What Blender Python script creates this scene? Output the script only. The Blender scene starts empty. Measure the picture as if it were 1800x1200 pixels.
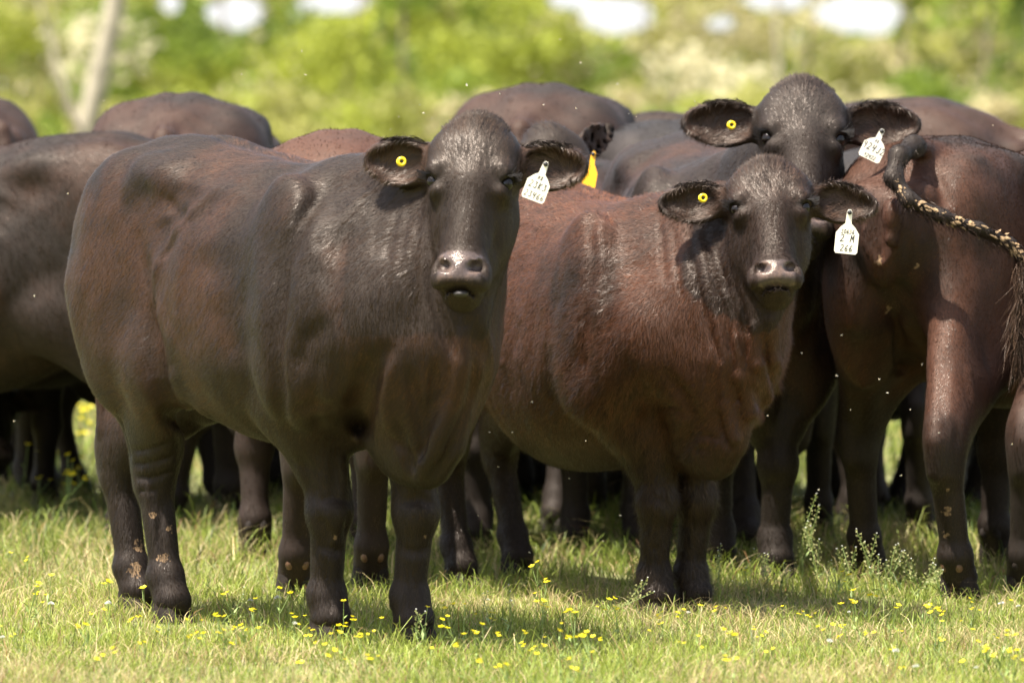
import bpy, math, random
import numpy as np
from mathutils import Vector, Matrix
random.seed(7); RNG = np.random.default_rng(7)
# ------------------------------------------------------------------ camera
C = bpy.context.scene
COL = C.collection
FPX = 11880.0            # focal length in pixels of the 1800 px wide photograph
CAMH = 1.35
HOR = 209.0
TILT = math.atan((600 - HOR) / FPX)
cam_d = bpy.data.cameras.new('camera')
cam = bpy.data.objects.new('camera', cam_d); COL.objects.link(cam)
cam.location = (0, 0, CAMH)
cam.rotation_euler = (math.pi / 2 - TILT, 0, 0)
cam_d.sensor_width = 36.0
cam_d.lens = FPX / 1800 * 36.0
cam_d.clip_start = 0.5; cam_d.clip_end = 3000
cam_d.dof.use_dof = True
cam_d.dof.focus_distance = 18.1
cam_d.dof.aperture_fstop = 4.1
C.camera = cam
# ------------------------------------------------------------------ world and sun
SUN_EL, SUN_AZ = math.radians(68), math.radians(236)     # azimuth measured clockwise from +Y (away from the camera)
w = bpy.data.worlds.new('World'); C.world = w; w.use_nodes = True
nt = w.node_tree; nt.nodes.clear()
sky = nt.nodes.new('ShaderNodeTexSky'); sky.sky_type = 'NISHITA'; sky.sun_disc = False
sky.sun_elevation = SUN_EL; sky.sun_rotation = SUN_AZ
sky.air_density = 1.0; sky.dust_density = 3.5; sky.ozone_density = 1.0
bg = nt.nodes.new('ShaderNodeBackground'); bg.inputs[1].default_value = 0.14
wo = nt.nodes.new('ShaderNodeOutputWorld')
# thin bright cloud all round, thickening into white haze at the horizon
tcw = nt.nodes.new('ShaderNodeTexCoord'); nz = nt.nodes.new('ShaderNodeTexNoise'); nz.inputs['Scale'].default_value = 2.2; nz.inputs['Detail'].default_value = 6
nt.links.new(tcw.outputs['Generated'], nz.inputs['Vector'])
cm = nt.nodes.new('ShaderNodeMapRange'); cm.inputs[1].default_value = .40; cm.inputs[2].default_value = .62; cm.inputs[3].default_value = .0; cm.inputs[4].default_value = .85
nt.links.new(nz.outputs[0], cm.inputs[0])
sx = nt.nodes.new('ShaderNodeSeparateXYZ'); nt.links.new(tcw.outputs['Generated'], sx.inputs[0])
hz = nt.nodes.new('ShaderNodeMapRange'); hz.inputs[1].default_value = .0; hz.inputs[2].default_value = .16; hz.inputs[3].default_value = 1.0; hz.inputs[4].default_value = 0.0
nt.links.new(sx.outputs[2], hz.inputs[0])
mxm = nt.nodes.new('ShaderNodeMath'); mxm.operation = 'MAXIMUM'; nt.links.new(cm.outputs[0], mxm.inputs[0]); nt.links.new(hz.outputs[0], mxm.inputs[1])
bgc = nt.nodes.new('ShaderNodeBackground'); bgc.inputs[0].default_value = (.99, .99, 1.0, 1); bgc.inputs[1].default_value = .39
ms = nt.nodes.new('ShaderNodeMixShader'); nt.links.new(mxm.outputs[0], ms.inputs[0]); nt.links.new(sky.outputs[0], bg.inputs[0])
nt.links.new(bg.outputs[0], ms.inputs[1]); nt.links.new(bgc.outputs[0], ms.inputs[2]); nt.links.new(ms.outputs[0], wo.inputs[0])
sun_d = bpy.data.lights.new('sun', 'SUN'); sun_d.energy = 5.0; sun_d.angle = math.radians(0.6); sun_d.color = (1.0, .95, .86)
sun = bpy.data.objects.new('sun', sun_d); COL.objects.link(sun)
sd = Vector((math.sin(SUN_AZ) * math.cos(SUN_EL), math.cos(SUN_AZ) * math.cos(SUN_EL), math.sin(SUN_EL)))
sun.rotation_euler = sd.to_track_quat('Z', 'Y').to_euler(); sun.location = (0, 0, 30)
vs = C.view_settings; vs.view_transform = 'Standard'; vs.look = 'None'; vs.exposure = 1.72; vs.gamma = 1.0; vs.use_curve_mapping = False

ct, st = math.cos(TILT), math.sin(TILT)
def P(px, py, D):
    """world point seen at photograph pixel (px,py) at world distance y=D"""
    u = (px - 900) / FPX; v = (600 - py) / FPX
    dx, dy, dz = u, ct + v * st, -st + v * ct
    t = D / dy
    return np.array((dx * t, D, CAMH + dz * t))
def G(px, py):
    """ground point (z=0) seen at pixel"""
    u = (px - 900) / FPX; v = (600 - py) / FPX
    dx, dy, dz = u, ct + v * st, -st + v * ct
    t = -CAMH / dz
    return np.array((dx * t, dy * t, 0.0))

# ------------------------------------------------------------------ materials helpers
def mat(name):
    m = bpy.data.materials.new(name); m.use_nodes = True
    n = m.node_tree; n.nodes.clear()
    return m, n
def N(n, t, **kw):
    x = n.nodes.new(t)
    for k, v in kw.items():
        if k.startswith('i_'):
            key = k[2:]
            x.inputs[int(key) if key.isdigit() else key.replace('_', ' ')].default_value = v
        else: setattr(x, k, v)
    return x
def simple_mat(name, col, rough=.6, noise=0.0, nscale=30, metal=0, spec=.5, bump=0, trans=None):
    m, n = mat(name)
    out = N(n, 'ShaderNodeOutputMaterial'); b = N(n, 'ShaderNodeBsdfPrincipled')
    b.inputs['Roughness'].default_value = rough; b.inputs['Metallic'].default_value = metal
    b.inputs['Specular IOR Level'].default_value = spec
    b.inputs['Base Color'].default_value = (*col, 1)
    if noise:
        tx = N(n, 'ShaderNodeTexNoise'); tx.inputs['Scale'].default_value = nscale; tx.inputs['Detail'].default_value = 5
        tc = N(n, 'ShaderNodeTexCoord'); n.links.new(tc.outputs['Object'], tx.inputs['Vector'])
        mr = N(n, 'ShaderNodeMapRange'); mr.inputs[3].default_value = 1 - noise; mr.inputs[4].default_value = 1 + noise
        mr.inputs[1].default_value = .3; mr.inputs[2].default_value = .7
        n.links.new(tx.outputs[0], mr.inputs[0])
        mx = N(n, 'ShaderNodeVectorMath', operation='SCALE'); mx.inputs[0].default_value = col
        n.links.new(mr.outputs[0], mx.inputs['Scale']); n.links.new(mx.outputs[0], b.inputs['Base Color'])
        if bump:
            bp = N(n, 'ShaderNodeBump'); bp.inputs['Distance'].default_value = bump; n.links.new(tx.outputs[0], bp.inputs['Height']); n.links.new(bp.outputs[0], b.inputs['Normal'])
    if trans:
        tr = N(n, 'ShaderNodeBsdfTranslucent'); tr.inputs[0].default_value = (*trans, 1)
        ms = N(n, 'ShaderNodeMixShader'); ms.inputs[0].default_value = .4
        n.links.new(b.outputs[0], ms.inputs[1]); n.links.new(tr.outputs[0], ms.inputs[2]); n.links.new(ms.outputs[0], out.inputs[0])
    else: n.links.new(b.outputs[0], out.inputs[0])
    return m

def mesh_np(name, V, F, smooth=True):
    """mesh from numpy verts and an (n,k) face array"""
    me = bpy.data.meshes.new(name)
    V = np.asarray(V, np.float32); F = np.asarray(F, np.int32); k = F.shape[1]
    me.vertices.add(len(V)); me.vertices.foreach_set('co', V.ravel())
    me.loops.add(F.size); me.loops.foreach_set('vertex_index', F.ravel())
    me.polygons.add(len(F)); me.polygons.foreach_set('loop_start', np.arange(0, F.size, k, dtype=np.int32))
    me.polygons.foreach_set('loop_total', np.full(len(F), k, np.int32))
    if smooth: me.polygons.foreach_set('use_smooth', np.ones(len(F), bool))
    me.update(calc_edges=True)
    return me
def link(name, me, m=None, parent=None, **props):
    o = bpy.data.objects.new(name, me); COL.objects.link(o)
    if m is not None and me is not None and not me.materials: me.materials.append(m)
    if parent is not None: o.parent = parent
    for k, v in props.items(): o[k] = v
    return o

# ------------------------------------------------------------------ implicit modeller
def unit(v):
    v = np.asarray(v, float); return v / (np.linalg.norm(v) + 1e-12)
def basis(xf, up=(0, 0, 1)):
    x = unit(xf); y = unit(np.cross(up, x)); z = np.cross(x, y)
    return np.stack([x, y, z], 1)                      # columns
class Sdf:
    def __init__(s): s.ops = []
    def add(s, fn, lo, hi, k=.05, mode='u'):
        s.ops.append((fn, np.array(lo, float), np.array(hi, float), k, mode))
    def ell(s, c, r, R=None, k=.05, mode='u'):
        c = np.array(c, float); r = np.array(r, float)
        Rm = np.eye(3) if R is None else np.asarray(R)
        ext = np.abs(Rm) @ r
        def f(p):
            q = (p - c) @ Rm
            k0 = np.sqrt((((q / r) ** 2)).sum(1)); k1 = np.sqrt(((q / r ** 2) ** 2).sum(1))
            return k0 * (k0 - 1) / (k1 + 1e-9)
        s.add(f, c - ext, c + ext, k, mode)
    def cone(s, a, b, ra, rb, k=.05, mode='u', ax=None, ratio=1.0):
        a = np.array(a, float); b = np.array(b, float)
        L = np.eye(3)
        if ax is not None:
            w_ = unit(ax); L = np.eye(3) + (1 / ratio - 1) * np.outer(w_, w_)
        A = L @ a; B = L @ b; BA = B - A; bb = BA @ BA
        def f(p):
            q = p @ L.T - A
            t = np.clip(q @ BA / bb, 0, 1)
            d = q - t[:, None] * BA
            return (np.sqrt((d * d).sum(1)) - (ra + (rb - ra) * t)) * min(1, ratio ** .5)
        m = max(ra, rb) * max(1, ratio)
        s.add(f, np.minimum(a, b) - m, np.maximum(a, b) + m, k, mode)
    def chain(s, pts, rs, **kw):
        for i in range(len(pts) - 1): s.cone(pts[i], pts[i + 1], rs[i], rs[i + 1], **kw)
    def crease(s, pts, amp, w_):
        """amp>0 presses a groove, amp<0 raises a ridge, along a polyline"""
        pts = [np.array(p, float) for p in pts]
        n = len(pts) - 1
        def f(p):
            best = np.full(len(p), 1e9); tt = np.zeros(len(p))
            for i in range(n):
                ba = pts[i + 1] - pts[i]; q = p - pts[i]
                t = np.clip(q @ ba / (ba @ ba + 1e-12), 0, 1)
                d = q - t[:, None] * ba; dd = (d * d).sum(1)
                m = dd < best; best[m] = dd[m]; tt[m] = (i + t[m]) / n
            fade = np.clip(4 * np.minimum(tt, 1 - tt) + .25, 0, 1) if n >= 1 else 1
            return amp * fade * np.exp(-best / (w_ * w_))
        P_ = np.array(pts)
        s.add(f, P_.min(0) - 2.4 * w_, P_.max(0) + 2.4 * w_, 0, 'a')
    def disp(s, fn, lo, hi): s.add(fn, lo, hi, 0, 'a')
    def eval(s, p):
        p = np.asarray(p, float)
        d = np.full(len(p), .5)
        for fn, lo, hi, k, mode in s.ops:
            g = k + .06 if mode != 'a' else 0
            m = np.all((p > lo - g) & (p < hi + g), axis=1)
            if not m.any(): continue
            idx = np.nonzero(m)[0]
            v = fn(p[idx]); o = d[idx]
            if mode == 'u':
                h = np.maximum(k - np.abs(o - v), 0) / max(k, 1e-6); d[idx] = np.minimum(o, v) - h * h * k * .25
            elif mode == 's':
                v = -v; h = np.maximum(k - np.abs(o - v), 0) / max(k, 1e-6); d[idx] = np.maximum(o, v) + h * h * k * .25
            else: d[idx] = o + v
        return d
    def grad(s, p, e=.002):
        g = np.stack([s.eval(p + np.eye(3)[i] * e) - s.eval(p - np.eye(3)[i] * e) for i in range(3)], 1)
        return g / (np.linalg.norm(g, axis=1, keepdims=True) + 1e-9)
    def trace(s, o, d, n=90, tmax=30):
        """first hits of rays, in local space"""
        o = np.asarray(o, float); d = np.asarray(d, float); t = np.zeros(len(o))
        lo = np.min([op[1] for op in s.ops if op[4] == 'u'], axis=0) - .05
        hi = np.max([op[2] for op in s.ops if op[4] == 'u'], axis=0) + .05
        with np.errstate(divide='ignore'):
            t1 = (lo - o) / d; t2 = (hi - o) / d
        t = np.maximum(np.max(np.minimum(t1, t2), axis=1), 0)
        for _ in range(n):
            v = s.eval(o + d * t[:, None]); t += np.clip(v, -.02, .06) * .8
        return o + d * t[:, None]
    def mesh(s, h):
        lo = np.min([op[1] for op in s.ops if op[4] == 'u'], axis=0) - .03
        hi = np.max([op[2] for op in s.ops if op[4] == 'u'], axis=0) + .03
        B = 4; hb = h * B
        nb = np.ceil((hi - lo) / hb).astype(int) + 1
        bx = np.stack(np.meshgrid(*[np.arange(n) for n in nb], indexing='ij'), -1).reshape(-1, 3)
        cen = lo + (bx + .5) * hb
        dc = s.eval(cen)
        act = np.abs(dc) < hb * 1.25 + .008
        ab = bx[act]
        nf = nb * B + 1
        field = np.full(nf, .5, np.float32)
        neg = bx[(dc < 0)]
        # interior blocks negative
        view = np.where(dc.reshape(nb) < 0, -.5, .5).astype(np.float32)
        field[:-1, :-1, :-1] = view.repeat(B, 0).repeat(B, 1).repeat(B, 2)
        need = np.zeros(nf, bool)
        for i in range(B + 1):
            for j in range(B + 1):
                for k in range(B + 1):
                    need[ab[:, 0] * B + i, ab[:, 1] * B + j, ab[:, 2] * B + k] = True
        ii = np.argwhere(need)
        vals = np.empty(len(ii), np.float32)
        CH = 400000
        for a in range(0, len(ii), CH): vals[a:a + CH] = s.eval(lo + ii[a:a + CH] * h)
        field[ii[:, 0], ii[:, 1], ii[:, 2]] = vals
        # candidate cells
        inn = field < 0
        c = inn[:-1, :-1, :-1].astype(np.int8)
        tot = sum(inn[i:nf[0] - 1 + i, j:nf[1] - 1 + j, k:nf[2] - 1 + k].astype(np.int8) for i in (0, 1) for j in (0, 1) for k in (0, 1))
        cells = np.argwhere((tot > 0) & (tot < 8))
        cid = np.full(np.array(nf) - 1, -1, np.int32); cid[cells[:, 0], cells[:, 1], cells[:, 2]] = np.arange(len(cells))
        corn = np.array([(i, j, k) for i in (0, 1) for j in (0, 1) for k in (0, 1)])
        cv = np.stack([field[cells[:, 0] + q[0], cells[:, 1] + q[1], cells[:, 2] + q[2]] for q in corn], 1)
        acc = np.zeros((len(cells), 3)); cnt = np.zeros(len(cells))
        for a in range(8):
            for b in range(a + 1, 8):
                if np.abs(corn[a] - corn[b]).sum() != 1: continue
                va, vb = cv[:, a], cv[:, b]; m = (va < 0) != (vb < 0)
                t = va[m] / (va[m] - vb[m])
                acc[m] += corn[a] + (corn[b] - corn[a]) * t[:, None]; cnt[m] += 1
        V = lo + (cells + acc / cnt[:, None]) * h
        quads = []
        for ax in range(3):
            o1, o2 = [(1, 2), (2, 0), (0, 1)][ax]
            sl0 = [slice(1, -1)] * 3; sl1 = [slice(1, -1)] * 3
            sl0[ax] = slice(0, -1); sl1[ax] = slice(1, None)
            A = inn[tuple(sl0)]; Bn = inn[tuple(sl1)]
            e = np.argwhere(A != Bn)
            sgn = A[e[:, 0], e[:, 1], e[:, 2]]
            off = np.ones(3, int); off[ax] = 0
            g = e + off
            def ci(d1, d2):
                q = g.copy(); q[:, o1] += d1; q[:, o2] += d2
                return cid[q[:, 0], q[:, 1], q[:, 2]]
            Q = np.stack([ci(-1, -1), ci(0, -1), ci(0, 0), ci(-1, 0)], 1)
            Q[~sgn] = Q[~sgn][:, ::-1]
            quads.append(Q)
        Q = np.concatenate(quads); Q = Q[(Q >= 0).all(1)]
        return V, Q

def hermite(xs, ys):
    xs = np.array(xs, float); ys = np.array(ys, float)
    m = np.gradient(ys, xs)
    T = np.linspace(xs[0], xs[-1], 240)
    i = np.clip(np.searchsorted(xs, T) - 1, 0, len(xs) - 2)
    hh = xs[i + 1] - xs[i]; t = (T - xs[i]) / hh
    Y = (2 * t**3 - 3 * t**2 + 1) * ys[i] + (t**3 - 2 * t**2 + t) * hh * m[i] + (-2 * t**3 + 3 * t**2) * ys[i + 1] + (t**3 - t**2) * hh * m[i + 1]
    return T, Y

# ------------------------------------------------------------------ the cow
class Cow:
    """front/hind: world foot points (right, left); head: world point between the eyes; face: world direction out of the forehead"""
    def __init__(s, heading, origin, S=1.0, rf=None, lf=None, rh=None, lh=None, head=None, face=None, up=None, hs=1.0,
                 belly=1.0, fat=1.0, zs=1.0, withers=0.0, seed=0, ear_z=None, ear_len=1.0, tail_pts=None, under=None, hv=(1, 1, 1)):
        s.under = under; s.hv = np.array(hv, float)
        s.ear_z = ear_z or {}; s.ear_len = ear_len
        s.S = S; s.rng = np.random.default_rng(seed + 11)
        h = unit((heading[0], heading[1], 0)); left = np.array((-h[1], h[0], 0))
        s.R = np.stack([h, left, (0, 0, 1)], 1); s.o = np.array((origin[0], origin[1], 0.0))
        s.hs = hs; s.fat = fat; s.belly = belly; s.zs = zs; s.wi = withers
        L = s.loc
        s.foot = {}
        for key, dflt, wpt in (('rf', (.53, -.17), rf), ('lf', (.53, .17), lf), ('rh', (-.55, -.17), rh), ('lh', (-.55, .17), lh)):
            s.foot[key] = np.array((*dflt, 0.)) if wpt is None else L(np.array((wpt[0], wpt[1], 0.)))
        if head is None:
            s.H = np.array((1.18, 0, .58)); s.HR = np.stack([unit((.75, 0, .66)), (0, 1, 0), unit((-.66, 0, .75))], 1)
        else:
            s.H = L(head)
            x = unit(s.R.T @ np.asarray(face, float)); z = np.asarray(s.R.T @ np.asarray(up if up is not None else (0, 0, 1), float))
            y = unit(np.cross(z, x)); z = np.cross(x, y)
            s.HR = np.stack([x, y, z], 1)
        s.tail_w = tail_pts
        s.sdf = Sdf(); s.build()
    def loc(s, p): return (s.R.T @ (np.asarray(p, float) - s.o)) / s.S
    def wor(s, p): return s.R @ (np.asarray(p, float) * s.S) + s.o
    def hl(s, p): return s.H + s.HR @ (np.asarray(p, float) * s.hs * s.hv)     # head-local -> body-local
    def px(s, pts):
        """photograph pixels -> points on the hide (body-local)"""
        o = s.loc(np.array(cam.location)); ds = []
        for (x, y) in pts:
            q = P(x, y, 18.0); ds.append(unit(s.R.T @ (q - np.array(cam.location))))
        ds = np.array(ds); return s.sdf.trace(np.repeat(o[None], len(ds), 0), ds)
    def build(s):
        D = s.sdf; f = s.fat; b = s.belly; zs = s.zs; W = s.wi
        xs = [-.74, -.65, -.50, -.30, -.05, .20, .42, .58, .72, .80]
        zt = [1.17, 1.245, 1.30, 1.305, 1.265, 1.235, 1.235 + W, 1.22 + W, 1.10, .98]
        zb = [.86, .76, .69, .62, .52, .485, .49, .52, .57, .64] if s.under is None else s.under
        hw = [.12, .165, .215, .265, .315, .33, .30, .25, .195, .13]
        zw = [1.0, .98, .95, .90, .84, .82, .82, .82, .80, .78]
        Tx, ZT = hermite(xs, [z * zs for z in zt]); _, ZB = hermite(xs, [z - (b - 1) * .25 if -.4 < x < .5 else z for z, x in zip(zb, xs)])
        _, HW = hermite(xs, [v * f for v in hw]); _, ZW = hermite(xs, [z * zs for z in zw])
        def torso(p):
            x = np.clip(p[:, 0], xs[0], xs[-1]); ex = np.abs(p[:, 0] - x)
            t = np.interp(x, Tx, ZT); bo = np.interp(x, Tx, ZB); hw_ = np.interp(x, Tx, HW); zc = np.interp(x, Tx, ZW)
            dz = p[:, 2] - zc; up = dz > 0
            hz = np.where(up, t - zc, zc - bo)
            n = np.where(up, 2.25, np.interp(x, [-.7, -.4, -.1, .15, .42, .75], [1.6, 1.65, 2.1, 2.15, 1.65, 1.55]))
            ay = np.abs(p[:, 1]) / hw_ + 1e-6; az = np.abs(dz) / hz + 1e-6
            rho = (ay ** n + az ** n) ** (1 / n)
            g = rho ** (1 - n) * np.sqrt((ay ** (n - 1) / hw_) ** 2 + (az ** (n - 1) / hz) ** 2)
            d = np.where(rho < .5, -.08, (rho - 1) / (g + 1e-6))
            e = .11
            return np.where(ex > 0, np.sqrt(np.maximum(d + e, 0) ** 2 + ex ** 2) - e, d)
        D.add(torso, (-.87, -.4 * f, .3), (.93, .4 * f, 1.4 * zs), .03)
        Z = lambda z: z * zs
        # --- hindquarters
        for sg, key in ((-1, 'rh'), (1, 'lh')):
            F = s.foot[key]
            D.ell((-.47, sg * .155 * f, Z(1.02)), (.24, .125 * f, .25), k=.07)                  # rump muscle
            D.ell((-.62, sg * .125 * f, Z(.95)), (.125, .095 * f, .24), k=.06)                  # buttock
            D.ell((-.27, sg * .19 * f, Z(1.20)), (.07, .05, .032), k=.10)                         # hip point
            D.ell((-.74, sg * .08 * f, Z(1.13)), (.05, .04, .04), k=.05)                          # pin bone
            hx = F[0]; hy = F[1]
            hock = np.array((hx - .085, hy * .97, .385)); stifle = np.array((.35 * (hx + .55) - .32, sg * .195 * f, .70))
            thigh = np.array((-.52, sg * .16 * f, .86)); fet = np.array((hx - .015, hy, .115)); cor = np.array((hx + .02, hy, .055))
            D.ell((-.50, sg * .185 * f, .87), (.165, .085, .30), R=basis((1, 0, -.15)), k=.03)
            D.cone(thigh, stifle, .18, .115, k=.07, ax=(0, 1, 0), ratio=.62)
            D.cone(np.array((-.575, sg * .15 * f, .86)), hock + (.02, 0, .08), .145, .088, k=.07, ax=(0, 1, 0), ratio=.62)
            D.cone(stifle, hock + (.02, 0, .06), .125, .066, k=.06, ax=(0, 1, 0), ratio=.68)
            D.ell(hock + (.01, 0, .0), (.066, .052, .085), k=.03)
            D.cone(hock + (-.058, 0, .06), hock + (-.04, 0, -.03), .024, .028, k=.025)
            D.crease([hock + (-.025, sg * .07, .22), hock + (-.03, sg * .055, .12), hock + (-.028, sg * .05, .04)], .012, .018)            # point of hock
            D.cone(hock + (.015, 0, -.03), fet + (0, 0, .02), .047, .041, k=.025)
            D.ell(fet, (.046, .047, .04), k=.03)
            D.cone(fet, cor, .045, .052, k=.02)
            s.foot[key + '_j'] = (hock, fet, cor)
        # --- forequarters
        for sg, key in ((-1, 'rf'), (1, 'lf')):
            F = s.foot[key]; fx, fy = F[0], F[1]
            D.ell((.45, sg * .225 * f, Z(.95) + W * 1.5), (.15, .09, .27), R=basis((1, 0, .35)), k=.06)      # shoulder blade
            D.ell((.66, sg * .165 * f, Z(.83)), (.13, .11, .15), k=.08)                             # point of shoulder
            D.ell((.455, sg * .235 * f, Z(.79)), (.165, .105, .23), k=.035)                            # triceps
            el = np.array((fx - .03, sg * .18 * f * .55 + fy * .45, .62)); kn = np.array((fx + .02, fy * .95 + sg * .17 * .05, .335))
            fet = np.array((fx + .0, fy, .11)); cor = np.array((fx + .02, fy, .055))
            D.cone((.53, sg * .18 * f, .74), el, .155, .13, k=.04, ax=(0, 1, 0), ratio=.85)
            D.ell(el + (-.055, sg * .01, .03), (.085, .07, .13), k=.04)
            D.cone(el, kn + (-.005, 0, .06), .122, .066, k=.04, ax=(0, 1, 0), ratio=.88)
            D.ell(el + (.045, sg * .02, -.03), (.055, .05, .10), k=.04)
            D.ell(kn, (.064, .064, .075), k=.02)
            D.ell(kn + (.03, 0, 0), (.036, .045, .05), k=.02)
            D.crease([kn + (.05, sg * .05, .10), kn + (-.02, sg * .075, .13), kn + (-.08, sg * .06, .2)], .006, .02)
            D.cone(kn + (0, 0, -.04), fet + (0, 0, .02), .048, .042, k=.02)
            D.ell(fet, (.047, .048, .04), k=.03)
            D.cone(fet, cor, .047, .054, k=.02)
            s.foot[key + '_j'] = (kn, fet, cor)
        # --- brisket, neck
        hl = s.hl
        D.ell((.66, 0, .56), (.15, .10, .15), k=.07)
        D.ell((.74, 0, .50), (.085, .06, .09), k=.06)
        D.ell((.76, 0, .75), (.13, .17, .2), k=.10)
        nape = hl((-.10, 0, .07)); throat = hl((-.13, 0, -.10)); thr2 = hl((-.10, 0, -.17))
        w1 = np.array((.46, 0, Z(1.07) + W)); w2 = np.array((.60, 0, Z(.90))); mid = (w1 + nape) / 2 + (0, 0, -.015)
        D.chain([w1, mid, nape], [.17, .135, .095], k=.10, ax=(0, 1, 0), ratio=.85)
        D.chain([w2, (w2 + throat) / 2 + (0, 0, -.01), throat], [.235, .16, .085], k=.10)
        D.chain([(.70, 0, .70), (np.array((.74, 0, .70)) + thr2) / 2 + (.0, 0, -.05), thr2], [.13, .075, .05], k=.09)
        # dewlap
        D.chain([(.83, 0, .52), (.90, 0, .72), (np.array((.88, 0, .78)) * .5 + thr2 * .5) + (.03, 0, -.02), thr2], [.035, .022, .02, .03], k=.06)
        sd_ = s.rng.uniform(0, 50)
        D.disp(lambda p: -(fbm(p + sd_, 7.5, 2) - .5) * .020 * smooth(p[:, 2], .35, .6) * smooth(-p[:, 0], -.95, -.75), (-.9, -.5, .3), (.95, .5, 1.4))
        D.crease([(-.66, 0, 1.25 * zs), (-.45, 0, 1.305 * zs), (-.2, 0, 1.295 * zs), (.1, 0, 1.25 * zs), (.35, 0, 1.235 * zs)], .010, .028)
        for sg in (-1, 1):      # ribs, shoulder blade and loin edges under the skin
            D.crease([(.30, sg * .33 * f, 1.12), (.24, sg * .36 * f, .92), (.26, sg * .36 * f, .72)], .010, .035)
            D.crease([(.48, sg * .24 * f, 1.20), (.52, sg * .30 * f, 1.0), (.60, sg * .30 * f, .84)], -.010, .03)
            D.crease([(-.25, sg * .22 * f, 1.19), (-.02, sg * .23 * f, 1.17), (.2, sg * .22 * f, 1.15)], -.008, .03)
            D.crease([(-.16, sg * .27 * f, 1.10), (-.12, sg * .30 * f, .98)], .016, .06)
            for k in range(4): D.crease([(.14 - k * .085, sg * .32 * f, 1.02 - .01 * k), (.11 - k * .085, sg * .35 * f, .86), (.12 - k * .085, sg * .35 * f, .70)], .0035, .018)
        s.head()
        s.tail()
    def head(s):
        D = s.sdf; hl = s.hl; q = s.hs; HR = s.HR
        E = lambda c, r, k=.03, mode='u', R=None: D.ell(hl(c), np.array(r) * q * (s.hv if R is None else 1), HR if R is None else HR @ R, k=k * q, mode=mode)
        Cn = lambda a, b, ra, rb, k=.03, mode='u', ax=None, ratio=1: D.cone(hl(a), hl(b), ra * q, rb * q, k=k * q, mode=mode, ax=None if ax is None else HR @ np.array(ax, float), ratio=ratio)
        E((-.055, 0, .060), (.105, .110, .120), k=.05)
        E((-.062, 0, .150), (.062, .060, .056), k=.07)
        E((.002, 0, .045), (.058, .100, .115), k=.04)
        for sg in (-1, 1): E((-.025, sg * .070, .070), (.06, .045, .065), k=.05)
        Cn((.000, 0, -.03), (.020, 0, -.23), .073, .056, k=.04)
        for sg in (-1, 1):
            Cn((-.10, sg * .055, -.05), (-.03, sg * .022, -.26), .058, .034, k=.04)
            E((-.072, sg * .068, -.055), (.072, .038, .10), k=.035)
            E((.022, sg * .084, .026), (.038, .026, .020), k=.03)                 # brow
            E((.020, sg * .080, -.034), (.030, .022, .016), k=.03)                # below the eye
        E((.026, 0, -.252), (.056, .078, .054), k=.03)
        E((.040, 0, -.280), (.046, .068, .034), k=.03)
        E((.062, 0, -.250), (.026, .050, .036), k=.02)
        E((-.014, 0, -.300), (.042, .038, .022), k=.025)
        Cn((-.09, 0, -.10), (-.03, 0, -.28), .06, .034, k=.04)
        # mouth
        E((.060, 0, -.3045), (.06, .056, .0045), k=.010, mode='s')
        for sg in (-1, 1):
            Cn((.04, sg * .052, -.305), (-.015, sg * .066, -.285), .006, .004, k=.012, mode='s')
            # nostrils
            Cn((.098, sg * .026, -.262), (.062, sg * .047, -.243), .0125, .0150, k=.010, mode='s')
            Cn((.085, sg * .050, -.250), (.060, sg * .062, -.262), .006, .004, k=.008, mode='s')
            D.crease([hl((.088, sg * .040, -.232)), hl((.080, sg * .056, -.240)), hl((.074, sg * .062, -.256))], -.005 * q, .008 * q)
            # eye socket
            E((.028, sg * .104, -.004), (.024, .020, .0125), k=.012, mode='s')
            D.crease([hl((.056, sg * .082, -.008)), hl((.048, sg * .094, .014)), hl((.020, sg * .106, .018)), hl((-.004, sg * .106, .006))], -.009 * q, .011 * q)
            D.crease([hl((.056, sg * .082, -.012)), hl((.044, sg * .096, -.022)), hl((.018, sg * .104, -.022))], -.003 * q, .007 * q)
            D.crease([hl((.055, sg * .074, -.03)), hl((.050, sg * .064, -.10)), hl((.040, sg * .060, -.17))], .006 * q, .018 * q)
            D.crease([hl((.03, sg * .088, -.05)), hl((.01, sg * .085, -.12)), hl((.01, sg * .066, -.2))], -.004 * q, .016 * q)
        D.crease([hl((.066, 0, .10)), hl((.066, 0, .04))], .003 * q, .02 * q)
        # ears
        s.ear = {}
        for sg, key in ((-1, 'r'), (1, 'l')):
            ez = s.ear_z.get(key, -.02); el_ = s.ear_len
            e = unit((-.05, sg, ez)); nrm = unit(np.array((1, 0, -.28)) - e * np.dot((1, 0, -.28), e)); upv = np.cross(nrm, e) * sg
            R = np.stack([e, upv * 1.0, nrm], 1)
            cen = np.array((-.05, sg * .103, .080)) + e * .106 * el_
            base = np.array((-.055, sg * .085, .076))
            Cn(base, base + e * .075, .034, .026, k=.03)
            E(cen - e * .010 * el_, (.084 * el_, .064, .030), k=.03, R=R)
            E(cen + e * .058 * el_ + upv * .006, (.048 * el_, .038, .022), k=.03, R=R)
            E(cen + nrm * .018 - e * .006 * el_, (.074 * el_, .0555, .030), k=.006, mode='s', R=R)
            E(cen + nrm * .017 + e * .055 * el_ + upv * .006, (.040 * el_, .030, .024), k=.012, mode='s', R=R)
            D.crease([hl(cen - e * .1 + upv * .025 + nrm * .02), hl(cen + upv * .052 + nrm * .012), hl(cen + e * .08 + upv * .03 + nrm * .01)], -.003 * q, .012 * q)
            s.ear[key] = (cen, e, upv, nrm)
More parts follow.
